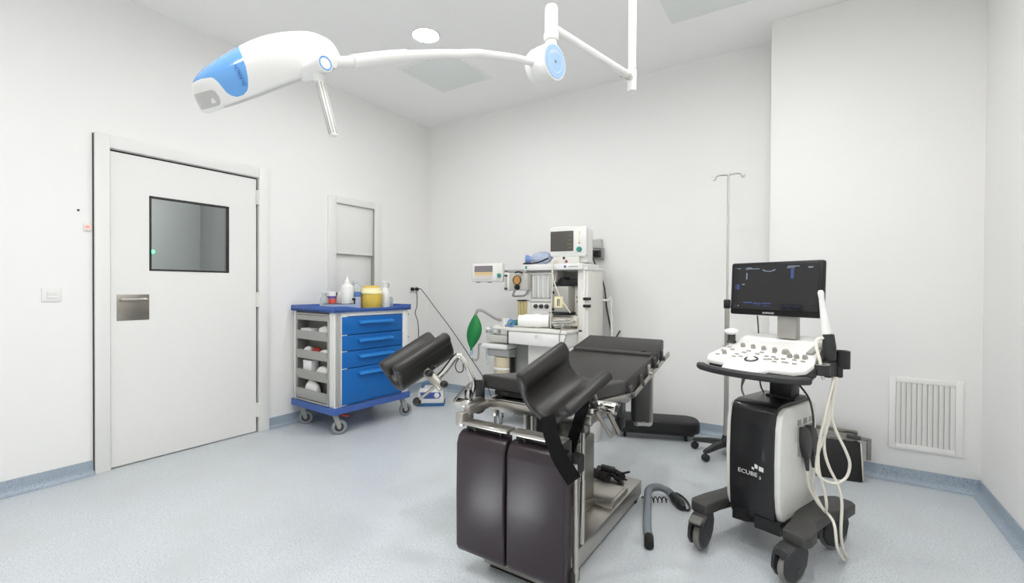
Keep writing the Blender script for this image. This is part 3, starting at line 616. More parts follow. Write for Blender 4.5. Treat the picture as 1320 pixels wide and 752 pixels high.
# manual resuscitator beside it
RS = thing('resuscitator_bag', 'clear blue resuscitator bag and mask left of the monitor', 'resuscitator', (1.80, 3.60, 1.4185))
MB().lathe([(.016, -.115), (.02, -.10), (.045, -.07), (.056, -.02), (.056, .03), (.042, .07), (.018, .09), (.014, .10), (0, .10)], (.035, 0, .057), (1, .25, .08), 24).build('squeeze_bag', BLUEC, RS)
MB().lathe([(.012, .03), (.016, .0), (.034, -.02), (.042, -.045), (.044, -.055), (.036, -.052), (.030, -.02), (.010, .0)], (-.055, -.02, .045), (1, .25, .0), 24).build('face_mask', mat('mask_blue', (140, 166, 222), .3, trans=.3), RS)
MB().torus((-.10, -.03, .043), .038, .0055, (1, .25, 0)).build('mask_cushion', mat('cushion_blue', (100, 128, 202), .45), RS)
single(MB().tube([(-.12, -.05, .004), (-.05, -.062, .004), (.02, -.06, .008), (.075, -.05, .024), (.12, -.045, .042), (.13, -.04, .042)], .0065, 8, 8), 'sensor_cable', BLACKR, 'black cable lying on the shelf in front of the blue resuscitator', 'cable', (1.80, 3.585, 1.4215))
# hanging white leads
t = thing('monitor_lead', 'white lead hanging straight down from the monitor front', 'cable', (1.985, 3.555, 1.442)); MB().tube([(0, 0, 0), (.0, -.05, -.005), (.004, -.06, -.03), (.010, -.062, -.20), (.004, -.062, -.40), (.0, -.07, -.52), (.02, -.10, -.572)], .0048, 8, 8).build('lead', CABLEW, t)
t = thing('monitor_lead', 'white lead slanting right across the grey vaporiser', 'cable', (2.02, 3.555, 1.442)); MB().tube([(0, 0, 0), (-.02, -.05, -.004), (-.022, -.062, -.03), (-.01, -.064, -.16), (.05, -.068, -.30), (.11, -.064, -.39), (.145, -.055, -.44)], .0052, 8, 8).build('lead', CABLEW, t)
# towel, tubes and cable bundle on the worktop
TL = thing('rolled_towel', 'white rolled towel lying on the anaesthesia machine worktop', 'towel', (1.84, 3.455, .8625), 20)
rings = []
for i in range(15):
    x = -.14 + i * .02; k = 1 - .18 * abs(i - 8) / 8
    rings.append([V((x * .95, .064 * k * math.cos(a) * (1 + .05 * math.sin(i * 1.7 + 3 * a)), max(.0,   .060 + .060 * k * math.sin(a) * (1 + .06 * math.sin(i * 1.3 + 2 * a))) + .0)) for a in [2 * math.pi * j / 24 for j in range(24)]])
MB().loft(rings).build('roll', CLOTH, TL, ang=60)
HT_ = thing('breathing_hose', 'pale blue ring connector and hose at left end of towel', 'hose', (1.655, 3.37, .8625)); MB().torus((0.0, 0, .037), .027, .0095, (.8, -.6, 0)).build('ring_connector', mat('hose_blue', (112, 134, 190), .4), HT_); MB().tube([(-.06, .01, .012), (-.035, -.005, .018), (-.01, 0.0, .02)], .0115, 10, 6).build('hose_end', BLUEC, HT_)
random.seed(11)
CB = thing('cable_bundle', 'tangled bundle of cream and grey cables on the worktop edge', 'cables', (2.12, 3.43, .8625))
for n_, (lab, m_, off) in enumerate((('tangled cream cables bunched on worktop edge, uppermost loop', CABLEW, .010), ('tangled grey cables bunched on worktop edge, hanging over front', PLG, .0), ('clear tubing bunched among cables on the worktop edge', GLASSC, .018))):
    pts = []
    for k in range(16):
        a = k * 1.25 + n_; pts.append((.075 * math.cos(a) + random.uniform(-.015, .015), .05 * math.sin(a) + random.uniform(-.01, .01), .012 + off + k * .0042 + random.uniform(-.001, .006)))
    if n_ == 1: pts += [(.05, -.06, .05), (.04, -.095, .0), (.03, -.10, -.07), (.05, -.10, -.13), (.075, -.095, -.08), (.085, -.08, .0)]
    MB().tube(pts, .0055, 8, 6).build('cable', m_, CB)
m = MB(); single(m.mm((-.05, -.02, 0), (.05, .02, .022), .008), 'clamp_pack', PLD, 'small dark clip lying behind the towel on the worktop', 'clip', (2.03, 3.50, .8625))

# grey outlet on the back wall with black plug and cord
so = thing('power_outlet', 'grey stacked wall outlet right of the anaesthesia machine', 'socket', (2.163, YB, 1.552))
MB().mm((-.045, -.05, .03), (.045, 0, .115), .008).build('upper_box', mat('outlet_light', (190, 190, 186), .5), so)
m = MB(); m.mm((-.05, -.045, -.075), (.062, 0, .028), .008); lb = m.build('lower_box', mat('outlet_grey', (150, 150, 146), .5), so)
MB().box((.01, -.047, -.022), (.07, .006, .07), .003).build('socket_face', PLD, lb)
t = thing('power_cable', 'black cord hanging from the grey outlet beside white machine', 'cord', (2.163, YB - .053, 1.535)); plug(t, (-.008, 0, 0), (0, -1, 0), .026, .045)
MB().tube([(-.010, -.045, 0), (-.012, -.058, -.02), (.0, -.04, -.09), (.05, -.02, -.20), (.085, .0, -.33), (.10, .015, -.50), (.13, .02, -.66), (.15, .02, -.76)], .0068, 8, 8).build('cord', PLD, t)
t = thing('power_cable', 'short dark curved cord at back wall below grey outlet', 'cord', (2.32, YB - .06, .85)); MB().tube([(.07, .03, -.03), (.05, .0, -.08), (.015, -.01, -.14), (.0, .0, -.22), (.01, .0, -.45), (.02, 0, -.845)], .007, 8, 8).build('cord', PLD, t)
t = thing('waste_bin', 'small white waste bin half hidden behind the table clamp', 'bin', (2.40, 3.42, 0)); MB().lathe([(0, .002), (.062, 0), (.066, .006), (.078, .24), (.081, .25), (.076, .25), (.064, .012), (0, .01)]).build('bin_body', PLW, t); MB().lathe([(.077, .236), (.083, .24), (.083, .252), (.076, .254)]).build('bin_rim', PLW, t)

# ------------------------------------------------------------------ gynaecological operating table
TB = thing('operating_table', 'black padded gynaecological operating table on stainless base with leg supports', 'operating table', (2.85, 2.1, 0))
def tb(m, name, material, parent=None, **k): return m.build(name, material, parent or TB, True, **k)
m = MB(); m.mm((2.68, 1.60, .022), (3.045, 2.635, .106), .006); bs = tb(m, 'base', STEEL)
m = MB(); m.mm((2.70, 1.62, .0), (3.03, 2.61, .022), .003); m.cyl((3.02, 2.56, 0), (3.02, 2.56, .02), .02, n=16); tb(m, 'base_foot', BLACKR)
m = MB(); m.prism([(2.715, 1.84, .106), (2.715, 1.84, .20), (2.715, 1.98, .205), (2.715, 2.205, .140), (2.715, 2.205, .106)], (.228, 0, 0), .004); tb(m, 'column_cover', BRUSH)
m = MB(); m.mm((2.70, 2.195, .106), (3.036, 2.425, .136), .005); m.mm((2.715, 2.215, .136), (3.022, 2.41, .140), .002); tb(m, 'battery_cover', STEEL)
m = MB(); m.mm((2.745, 2.0, .106), (2.935, 2.205, .47), .008); m.mm((2.762, 2.015, .46), (2.918, 2.19, .67), .006); tb(m, 'column', BRUSH)
m = MB(); m.mm((2.70, 1.93, .42), (2.80, 2.02, .60), .01); m.mm((2.66, 1.86, .60), (3.04, 2.24, .64), .01); tb(m, 'drive_housing', PLD)
for x in (2.735, 2.775): tb(MB().box((x, 1.86, .54), (.022, .022, .22), .003), 'support_post', STEEL)
# frame
SL = [(1.80, .722), (2.30, .668)]; BK = [(2.32, .668), (2.985, .797)]
for x in (2.592, 3.096):
    m = MB(); m.prism([(x, SL[0][0], SL[0][1] - .014), (x, SL[1][0], SL[1][1] - .014), (x, SL[1][0], SL[1][1] + .014), (x, SL[0][0], SL[0][1] + .014)], (.012, 0, 0), .002); tb(m, 'seat_rail', STEEL)
for x in (2.592, 3.096):
    m = MB(); m.prism([(x, BK[0][0], BK[0][1] - .014), (x, BK[1][0], BK[1][1] - .014), (x, BK[1][0], BK[1][1] + .014), (x, BK[0][0], BK[0][1] + .014)], (.012, 0, 0), .002); tb(m, 'back_rail', STEEL)
m = MB(); m.mm((2.56, 1.700, .660), (3.13, 1.725, .702), .003); m.mm((2.60, 1.72, .66), (2.625, 2.28, .70), .003); m.mm((3.07, 1.72, .64), (3.095, 2.28, .68), .003); tb(m, 'seat_frame', STEEL)
m = MB(); m.prism([(2.63, 1.75, .735), (2.63, 2.22, .662), (2.63, 2.22, .646), (2.63, 1.75, .715)], (.44, 0, 0)); tb(m, 'seat_pan', PLB)
m = MB(); m.mm((2.66, 1.71, .703), (2.88, 1.80, .708), .002); tb(m, 'drip_tray', CHROME)
m = MB(); m.prism([(2.63, 2.25, .660), (2.63, 2.92, .795), (2.63, 2.92, .780), (2.63, 2.25, .640)], (.44, 0, 0)); tb(m, 'back_pan', PLB)
for y, z in ((2.27, .672), (2.44, .70), (2.58, .735), (2.70, .76), (2.84, .785)):
    m = MB(); m.box((3.094, y, z + .018), (.020, .036, .062), .004, rotm(0, 11)); m.cyl((3.09, y, z), (3.116, y, z), .012, n=14); tb(m, 'rail_bracket', PLD if y != 2.58 else STEEL)
for x in (2.605,):
    for y, z in ((2.40, .70), (2.70, .76)): tb(MB().box((x, y, z), (.02, .035, .05), .004), 'rail_bracket', PLD)
# cushions
def cushion(name, prof, x0, x1, bev=.012, mt=VINYLB, x2=None, x3=None):
    t = MB(); L_ = len(prof); ra = [V((x0, y, z)) for y, z in prof]; rb = [V((x1, y, z)) for y, z in prof]
    b = bmesh.new(); va = [b.verts.new(p) for p in ra]; vb = [b.verts.new(p) for p in rb]
    b.faces.new(va); b.faces.new(list(reversed(vb)))
    for i in range(L_): b.faces.new((va[i], vb[i], vb[(i + 1) % L_], va[(i + 1) % L_]))
    bmesh.ops.recalc_face_normals(b, faces=b.faces); bmesh.ops.bevel(b, geom=list(b.edges), offset=bev, segments=3, profile=.5, affect='EDGES')
    t.add(b); return tb(t, name, mt)
cushion('seat_cushion', [(1.705, .748), (1.705, .812), (2.222, .748), (2.222, .668)], 2.585, 3.092)
bc = cushion('back_cushion', [(2.235, .668), (2.235, .748), (2.725, .826), (2.725, .752)], 2.575, 3.092)
tb(MB().box((2.834, 2.695, .824), (.49, .050, .014), .006, rotm(0, 9)), 'cushion_piping', VINYLB, bc)
b = bmesh.new(); hp_ = [(2.555, 2.735, .762), (3.102, 2.735, .762), (3.085, 2.935, .825), (2.585, 2.935, .825)]
va = [b.verts.new(p) for p in hp_]; vb = [b.verts.new((p[0], p[1], p[2] + .068)) for p in hp_]
b.faces.new(list(reversed(va))); b.faces.new(vb)
for i in range(4): b.faces.new((va[i], va[(i + 1) % 4], vb[(i + 1) % 4], vb[i]))
bmesh.ops.bevel(b, geom=list(b.edges), offset=.012, segments=3, profile=.5, affect='EDGES'); hd = tb(MB().add(b), 'head_cushion', VINYLB)
tb(MB().box((3.02, 2.742, .826), (.028, .014, .026), .004, rotm(0, 14)), 'pull_tab', PLB, hd)
# lowered leg sections
for xa, xb in ((2.607, 2.852), (2.862, 3.118)):
    prof = [(1.562, .098), (1.512, .100), (1.500, .125), (1.497, .34), (1.500, .555), (1.512, .588), (1.535, .604), (1.562, .606)]
    c = cushion('leg_cushion', prof, xa, xb, .009, VINYLP)
m = MB(); m.mm((2.615, 1.560, .13), (2.845, 1.572, .64), .003); m.mm((2.868, 1.560, .13), (3.11, 1.572, .64), .003); tb(m, 'leg_plate', PLD)
for xa, xb in ((2.622, 2.856), (2.870, 3.098)):
    tb(MB().mm((xa, 1.512, .632), (xb, 1.578, .645), .003), 'hinge_bar', STEEL)
    for x in (xa + .05, xb - .05): tb(MB().cyl((x, 1.545, .60), (x, 1.545, .632), .006, n=12), 'hinge_bolt', PLD)
m = MB(); m.mm((2.585, 1.52, .62), (2.625, 1.60, .675), .005); m.mm((2.60, 1.56, .66), (2.63, 1.72, .70), .004); tb(m, 'hinge_bracket', STEEL)
m = MB(); m.mm((3.122, 1.552, .018), (3.142, 1.572, .56), .003); tb(m, 'leg_rail', STEEL); tb(MB().box((3.128, 1.580, .555), (.045, .05, .07), .01), 'rail_joint', PLB)
tb(MB().box((3.122, 1.570, .13), (.03, .05, .05), .006), 'rail_end', PLD)
for x in (3.074, 2.63):
    m = MB(); m.cyl((x, 1.75, .40), (x, 1.75, .64), .010, n=18); m.cyl((x, 1.74, .16), (x, 1.75, .42), .013, n=18, bev=.003); m.box((x, 1.752, .635), (.032, .03, .04), .006); tb(m, 'gas_strut', STEEL)
# arm board hanging at the back
m = MB(); m.prism([(3.035, 2.46, .485), (3.035, 2.46, .640), (3.035, 2.715, .70), (3.035, 2.715, .425)], (.03, 0, 0), .006); ar = tb(m, 'arm_board', PLB)
tb(MB().tube([(3.068, 2.45, .478), (3.068, 2.60, .440), (3.068, 2.705, .412), (3.068, 2.728, .425), (3.068, 2.732, .46), (3.068, 2.735, .70)], .011, 10, 5), 'board_frame', STEEL, ar)
m = MB(); m.cyl((3.09, 2.07, .645), (3.128, 2.07, .645), .036, n=18, bev=.006); m.box((3.10, 2.13, .60), (.03, .06, .12), .008); tb(m, 'clamp_knob', PLB)

# leg supports (knee troughs)
def trough(center, ang, parent, R=.088, T=.030, L=.285, B=.8):
    M = Matrix.Translation(V(center)) @ rotm(*ang).to_4x4()
    cl = [(-R - .018, .020)] + [(R * math.cos(a), R * math.sin(a)) for a in [math.pi + math.pi * k / 18 for k in range(19)]] + [(R + .018, .020)]
    cl = [V((x, 0, z)) for x, z in cl]; cl = [V((p.x, 0, p.z)) for p in cat_pts(cl, 2)]
    def bulge(i, n):
        f = abs(i / (n - 1) - .5) * 2; f = max(0, min(1, (f - .66) / .24)); return 1 + B * f * f * (3 - 2 * f)
    def outline(th):
        n = len(cl); up, dn = [], []
        for i, p in enumerate(cl):
            d = (cl[min(i + 1, n - 1)] - cl[max(i - 1, 0)]).normalized(); nn = V((-d.z, 0, d.x)); q = bulge(i, n) * th; up.append(p + nn * q / 2); dn.append(p - nn * q / 2)
        def cap(p, d, s, th=th * (1 + B)):   # rounded lip
            nn = V((-d.z, 0, d.x)); return [p + d * (th / 2) * math.sin(a) + nn * (th / 2) * math.cos(a) * s for a in (math.pi / 5, math.pi * 2 / 5, math.pi * 3 / 5, math.pi * 4 / 5)]
        de = (cl[-1] - cl[-2]).normalized(); ds = (cl[0] - cl[1]).normalized()
        return up + cap(cl[-1], de, 1) + list(reversed(dn)) + cap(cl[0], ds, 1)
    rings = []
    for k, (y, t) in enumerate(((-.5, .35), (-.49, .7), (-.465, .92), (-.44, 1), (-.2, 1), (0, 1), (.2, 1), (.44, 1), (.465, .92), (.49, .7), (.5, .35))):
        rings.append([M @ V((p.x, y * L, p.z)) for p in outline(T * t)])
    return tb(MB().loft(rings), 'knee_trough', FOAMB, parent, ang=50), M
RC = (3.107, 1.510, 0.875); RA = (-14, 22, 28); LC = (2.282, 1.594, .884); LA = (-23, 28.6, -4.5)
m = MB(); m.cyl((3.04, 1.80, .724), (3.135, 1.80, .722), .022, n=20, bev=.003); m.cyl((3.135, 1.80, .722), (3.20, 1.80, .720), .026, n=20, bev=.004); m.cyl((3.06, 1.80, .70), (3.06, 1.80, .752), .018, n=16, bev=.003); m.cyl((3.085, 1.80, .69), (3.085, 1.80, .71), .026, n=18)
rs = tb(m, 'leg_support', CHROME)
trough(RC, RA, rs, .088, .034, .268, .18)
m = MB(); m.tube([(3.099, 1.477, 0.756), (3.085, 1.62, .742), (3.06, 1.79, .735)], .0085, 10, 5); m.cyl((3.082, 1.473, 0.752), (3.113, 1.479, 0.761), .018, n=14, bev=.004); m.box((3.082, 1.513, 0.767), (.045, .08, .02), .006, rotm(-14, 22)); tb(m, 'support_rod', STEEL, rs)
tb(MB().ball((3.113, 1.772, .732), .018), 'ball_knob', PLB, rs); tb(MB().cyl((3.195, 1.80, .722), (3.203, 1.80, .722), .013, n=14), 'end_cap', PLB, rs)
for a, b_ in (((3.113, 1.79, .70), (3.172, 1.82, .594)), ((3.165, 1.80, .70), (3.198, 1.84, .605)), ((3.112, 1.80, .735), (3.094, 1.80, .785))):
    d = V(b_) - V(a); tb(MB().box((V(a) + V(b_)) / 2, (.017, .017, d.length), .004, frame_to(d)), 'clamp_lever', BRUSH, rs)
st = MB().ribbon([(3.104, 1.393, 0.770), (3.139, 1.353, 0.723), (3.188, 1.322, 0.666), (3.246, 1.308, 0.610)], (.80, .46, .45), .050, .004); tb(st, 'strap', mat('black_webbing', (13, 13, 13), .9, spec=.2, scale=200, var=.15), rs)
st = MB().ribbon([(3.161, 1.564, 0.824), (3.160, 1.560, 0.782), (3.105, 1.637, .69), (3.085, 1.618, .605), (3.075, 1.61, .55)], (.9, .30, -.1), .042, .004); tb(st, 'strap', MATS['black_webbing'], rs)

m = MB(); m.cyl((2.475, 1.655, .676), (2.565, 1.66, .678), .026, n=22, bev=.004); m.cyl((2.565, 1.66, .678), (2.60, 1.66, .680), .020, n=18); m.box((2.535, 1.675, .71), (.03, .03, .06), .006)
ls = tb(m, 'leg_support', CHROME)
trough(LC, LA, ls, .088, .030, .30, .85)
m = MB(); m.tube([(2.535, 1.685, .700), (2.545, 1.70, .762), (2.520, 1.685, .835), (2.500, 1.672, .882), (2.482, 1.662, .893), (2.462, 1.65, .873), (2.426, 1.625, .816), (2.392, 1.602, .776)], .0145, 12, 6); tb(m, 'support_arm', CHROME, ls)
m = MB(); m.cyl((2.352, 1.582, .826), (2.440, 1.604, .745), .023, n=20, bev=.006); m.cyl((2.30, 1.60, .875), (2.362, 1.586, .818), .014, .020, n=16); tb(m, 'ball_joint', mat('joint_grey', (164, 160, 150), .35, .7), ls)
m = MB(); m.tube([(2.36, 1.585, .835), (2.345, 1.60, .845), (2.32, 1.61, .83), (2.30, 1.62, .80)], .0085, 10, 5); m.tube([(2.27, 1.56, .755), (2.33, 1.60, .79), (2.37, 1.62, .835), (2.375, 1.63, .875)], .0075, 10, 5); m.box((2.285, 1.60, .780), (.05, .10, .02), .006, rotm(-23, 28.6)); tb(m, 'support_rod', STEEL, ls)
for p in ((2.390, 1.566, .816), (2.372, 1.60, .838), (2.452, 1.598, .768)): tb(MB().ball(p, .019, (1, 1, .85)), 'ball_knob', PLB, ls)
m = MB(); m.cyl((2.425, 1.59, .768), (2.346, 1.536, .688), .007, n=12); tb(m, 'clamp_rod', STEEL, ls); tb(MB().ball((2.344, 1.535, .685), .020), 'ball_knob', PLB, ls)
d = V((2.489, 1.629, .69)) - V((2.548, 1.668, .772)); m = MB().box(V((2.5185, 1.6485, .731)), (.020, .009, d.length), .003, frame_to(d)); tb(m, 'clamp_lever', BRUSH, ls)
d2 = d * .7; tb(MB().box(V((2.507, 1.650, .722)), (.021, .012, d2.length), .004, frame_to(d)), 'lever_grip', PLB, ls)
tb(MB().tube([(2.50, 1.645, .885), (2.488, 1.635, .850), (2.50, 1.64, .822), (2.52, 1.65, .828), (2.518, 1.655, .86)], .003, 6, 6), 'safety_cord', PLD, ls)
m = MB(); m.cyl((2.604, 1.655, .682), (2.618, 1.650, .682), .038, n=26, bev=.003); tb(m, 'disc_knob', mat('disc_brown', (70, 66, 60), .35), ls)
tb(MB().box((2.590, 1.69, .745), (.042, .012, .085), .003, rotm(20)), 'clamp_plate', PLB, ls)

# hand-control cable heaped on the base, corrugated hose on the floor
HC = thing('hand_control', 'black hand control with coiled cord heaped on the table base', 'control', (2.90, 2.53, .1065))
def helix(a, b, r, turns, tr, m_=None):
    a, b = V(a), V(b); F = frame_to(b - a); n = int(turns * 12); pts = [a + (b - a) * (i / n) + F @ V((r * math.cos(2 * math.pi * i / 12), r * math.sin(2 * math.pi * i / 12), 0)) for i in range(n + 1)]
    return (m_ or MB()).tube(pts, tr, 6, 0)
helix((-.12, -.02, .030), (.0, -.05, .030), .023, 11, .0048).build('coiled_cord', PLD, HC)
helix((-.10, .05, .024), (.02, .03, .028), .020, 10, .0042).build('coiled_cord', PLB, HC)
m = MB(); m.box((-.02, .0, .058), (.085, .05, .034), .010, rotm(20, 0, 8)); m.cyl((.02, .01, .05), (.065, .03, .032), .016, .010, n=14); m.cyl((.03, -.02, .03), (.075, -.035, .02), .012, n=12); m.box((.045, .03, .022), (.05, .05, .038), .010, rotm(35)); m.build('handset', PLB, HC)
for k, (a, b_) in enumerate((((.05, .02, .04), (.10, .03, .060)), ((.04, 0, .03), (.10, -.02, .03)))): MB().cyl(a, b_, .006, n=8).build('cable_plug', PLB, HC)
HS = thing('suction_hose', 'grey corrugated hose with black ends lying curved on floor', 'hose', (3.14, 2.5, 0))
path = [(.079, -.305, .022), (.045, -.22, .022), (.015, -.12, .024), (-.025, .02, .036), (-.050, .11, .056), (-.045, .165, .060), (-.015, .205, .056), (.028, .215, .044), (.06, .20, .03)]
P = cat_pts(path, 26); rr = [.0195 + (.0018 if i % 4 < 2 else -.0012) for i in range(len(P))]
m = MB(); prev = None; rings = []
for i, p in enumerate(P):
    dd = (P[min(i + 1, len(P) - 1)] - P[max(i - 1, 0)]).normalized(); x = V((0, 0, 1)); x = (x - dd * x.dot(dd)).normalized(); y = dd.cross(x)
    rings.append([p + (x * math.cos(2 * math.pi * j / 14) + y * math.sin(2 * math.pi * j / 14)) * rr[i] for j in range(14)])
m.loft(rings).build('hose_tube', CABLEG, HS, ang=60)
m = MB().cyl((.100, -.375, .022), (.076, -.295, .022), .022, n=16, bev=.004); m.build('end_cuff', BLACKR, HS)
m = MB().tube([(.055, .205, .030), (.085, .175, .027), (.125, .125, .025), (.150, .095, .022)], [.019, .028, .026, .012], 14, 6); m.build('hand_grip', PLB, HS)
MB().tube([(.06, .215, .035), (.072, .262, .02), (.105, .258, .010), (.148, .20, .008), (.170, .14, .008), (.158, .105, .010), (.125, .14, .012)], .006, 8, 8).build('wire_loop', PLB, HS)
t = thing('coiled_cord', 'thin black coiled cord running from base under grey hose', 'cord', (3.066, 2.58, 0)); helix((0, 0, .018), (.12, .075, .018), .014, 6, .0034).build('coil', PLB, t)

# ------------------------------------------------------------------ ultrasound machine
US = thing('ultrasound_machine', 'white and black ultrasound machine on four dark casters with wide monitor', 'ultrasound machine', (3.70, 2.5, 0), -21)
UM = US.matrix_basis
def us_caster(u, v, yaw, brake=False):
    r, wd = .070, .030; A = Matrix.Rotation(R_(yaw), 3, 'Z'); ax = A @ V((1, 0, 0)); fw = A @ V((0, -1, 0)); c = V((u, v, r)) + fw * .035
    m = MB(); hood = [(-.078, .0), (-.076, .04), (-.060, .078), (-.02, .096), (.045, .098), (.055, .06), (.045, .01), (.02, -.02), (-.02, -.045), (-.055, -.035)]
    for s in (-1, 1): m.prism([c + ax * (s * .021) + fw * (-a) + V((0, 0, b)) for a, b in hood], ax * (.014 * s), .004)
    m.prism([c + ax * -.030 + fw * (-a) + V((0, 0, b)) for a, b in ((-.070, .055), (-.055, .080), (-.02, .098), (.045, .100), (.05, .075), (-.02, .078), (-.05, .062))], ax * .060, .003)
    cc = m.build('caster', PLC, US)
    MB().lathe([(.03, -wd / 2), (r * .93, -wd / 2), (r, -wd * .25), (r, wd * .25), (r * .93, wd / 2), (.03, wd / 2), (.03, -wd / 2)], c, ax, 32).build('tyre', mat('tyre_grey', (128, 126, 122), .5), cc)
    MB().cyl(c - ax * .0365, c + ax * .0365, .013, n=16).build('axle_cap', PLD, cc)
    if brake: MB().box(c + fw * .062 + V((0, 0, .082)), (.055, .050, .012), .004, A @ Matrix.Rotation(R_(14), 3, 'X')).build('brake_pedal', PLG if False else mat('pedal_grey', (112, 110, 106), .45), cc)
us_caster(-.170, -.262, 8, True); us_caster(.205, -.20, -14); us_caster(.205, .235, -25); us_caster(-.205, .235, 15)
for s in (-1, 1):
    pl = [(s * .158, -.235), (s * .245, -.245), (s * .262, -.21), (s * .258, -.145), (s * .225, -.08), (s * .222, .10), (s * .255, .18), (s * .258, .275), (s * .235, .30), (s * .165, .30), (s * .12, .24), (s * .10, .06), (s * .14, -.10)]
    if s < 0: pl = [(-.135, -.315), (-.21, -.312), (-.228, -.285), (-.222, -.20), (-.200, -.06), (-.205, .12), (-.25, .20), (-.255, .28), (-.17, .29), (-.11, .20), (-.095, .0), (-.118, -.15), (-.128, -.20)]
    MB().prism([(a, b, .162) for a, b in pl], (0, 0, .052), .010, 3).build('base_leg', mat('leg_charcoal', (62, 61, 59), .5), US)
MB().prism([(-.085, -.178, .142), (-.02, -.182, .150), (.0, -.16, .150), (.02, -.182, .142), (.125, -.176, .142), (.15, .0, .142), (.16, .20, .142), (-.13, .20, .142), (-.12, 0, .142)], (0, 0, .055)).build('base_plate', PLB, US)
prof = [(-.165, .172), (-.176, .20), (-.184, .30), (-.186, .45), (-.180, .60), (-.168, .665), (-.148, .688), (-.11, .697), (.15, .697), (.18, .68), (.192, .64), (.196, .40), (.19, .172)]
MB().prism([(-.098, a, b) for a, b in prof], (.199, 0, 0), .006).build('front_cover', mat('satin_black', (30, 30, 32), .34, coat=.15), US)
pr2 = [(-.09, .170), (-.128, .178), (-.152, .198), (-.168, .235), (-.179, .31), (-.182, .45), (-.176, .60), (-.163, .655), (-.140, .676), (-.11, .683), (.15, .683), (.175, .67), (.187, .64), (.190, .40), (.184, .190), (.16, .178)]
cyl_ = mat('machine_white', (222, 221, 217), .38)
for x, d in ((-.118, .022), (.096, .029)): MB().prism([(x, a, b) for a, b in pr2], (d, 0, 0), .009, 3).build('side_panel', cyl_, US)
fc = MB().text('ECUBE', .0255, Matrix.Translation((-.012, -.1868, .372)) @ Matrix.Rotation(R_(90), 4, 'X') @ Matrix.Diagonal((1.18, 1, 1, 1))); fc.text('5', .018, Matrix.Translation((.044, -.1868, .366)) @ Matrix.Rotation(R_(90), 4, 'X')); fc.build('machine_lettering', INKW, US, flat=True)
m = MB()
for (x, z, a, b) in ((.012, .407, .010, .010), (.026, .419, .013, .018), (.048, .413, .020, .020)): m.prism([(x - a / 2, -.1858, z - b / 2), (x + a / 2, -.1858, z - b / 2 - .002), (x + a / 2, -.1858, z + b / 2 - .003), (x - a / 2, -.1858, z + b / 2)], (0, -.0012, 0))
m.build('emblem', INKW, US, flat=True)
# side ports and screws
for v, w_ in ((-.005, .034), (.055, .036), (.115, .038)):
    MB().box((.1255, v + .004, .607), (.004, w_, .026), .002).build('probe_port', PLG, US); MB().box((.1255, v + .004, .577), (.004, w_ * .6, .018), .002).build('probe_port', PLG, US)
MB().cyl((.124, -.10, .215), (.1265, -.10, .215), .004, n=10).build('cover_screw', STEEL, US)
# column, console
m = MB(); m.box((.028, .075, .765), (.104, .092, .165), .012); m.mm((-.035, .02, .690), (.10, .14, .708), .006); m.build('column', PLB, US)
pz = lambda v: .872 + (v + .2) * .29
def slab(poly, z_off, th, name, material, bev=.006):
    return MB().prism([(a, b, pz(b) + z_off) for a, b in poly], (0, 0, -th), bev).build(name, material, US)
slab([(-.205, -.185), (.215, -.18), (.235, -.12), (.20, .14), (.10, .18), (-.10, .18), (-.215, .10), (-.225, -.12)], -.018, .040, 'console_tray', PLC)
m = MB(); bar = [(-.235, -.205), (-.20, -.240), (-.11, -.275), (0, -.287), (.11, -.275), (.21, -.238), (.242, -.195)]
P = cat_pts([(a, b, .838) for a, b in bar], 6); rings = []
for i, p in enumerate(P):
    d = (P[min(i + 1, len(P) - 1)] - P[max(i - 1, 0)]).normalized(); y = V((-d.y, d.x, 0)); f = 1 if 0 < i < len(P) - 1 else .6
    rings.append([p + y * a * .021 * f + V((0, 0, b * .015 * f)) for a, b in ((-1, -.5), (-.6, -1), (.6, -1), (1, -.5), (1, .5), (.6, 1), (-.6, 1), (-1, .5))])
m.loft(rings); m.build('front_handle', PLC, US)
slab([(-.210, -.195), (-.115, -.205), (-.098, -.262), (.062, -.268), (.085, -.212), (.185, -.208), (.222, -.180), (.228, -.12), (.172, .115), (-.19, .075), (-.235, -.14)], 0, .022, 'control_panel', PLW)
m = MB(); m.prism([(-.20, .205, .985), (.145, .205, .985), (.172, .10, .962), (.05, .085, .955), (-.198, .07, .95)], (0, 0, -.045), .010, 3); m.build('rear_shelf', PLW, US)
MB().box((.175, .03, .945), (.028, .13, .012), .004, Matrix.Rotation(R_(16), 3, 'X')).build('panel_insert', PLG, US)
K = [(-.127, -.014), (-.075, -.019), (-.022, -.024), (.029, -.028), (.082, -.040), (.114, -.076), (.142, -.076), (.175, -.073), (-.163, -.119)]
kg = mat('key_grey', (156, 152, 144), .45)
for k, (u, v) in enumerate(K):
    s = 1.5 if k == 4 else 1
    MB().lathe([(0, 0), (.011 * s, 0), (.011 * s, .006), (.0085 * s, .017), (0, .018)], (u, v, pz(v)), (0, -.28, 1), 16).build('control_knob', kg, US)
KEYS = [(-.209, -.038), (-.183, -.041), (-.188, -.138), (-.19, -.086), (-.154, -.065), (-.105, -.14), (-.106, -.111), (-.077, -.131), (-.086, -.084), (-.076, -.061), (-.024, -.084), (-.014, -.061), (.024, -.097), (.036, -.13), (.034, -.046), (.054, -.096), (.079, -.143), (.121, -.137), (.16, -.14), (.18, -.107), (.144, -.102), (.075, -.115), (.10, -.105), (.052, -.125)]
RX = Matrix.Rotation(math.atan(.29), 3, 'X')
for k, (u, v) in enumerate(KEYS): MB().box((u, v, pz(v) + .002), (.019 if k != 17 else .028, .010, .006), .0025, RX).build('key', kg, US)
MB().torus((-.021, -.145, pz(-.145) + .001), .026, .0045, (0, -.28, 1)).build('trackball_ring', PLD, US); MB().ball((-.021, -.145, pz(-.145) - .003), .019).build('trackball', PLW, US)
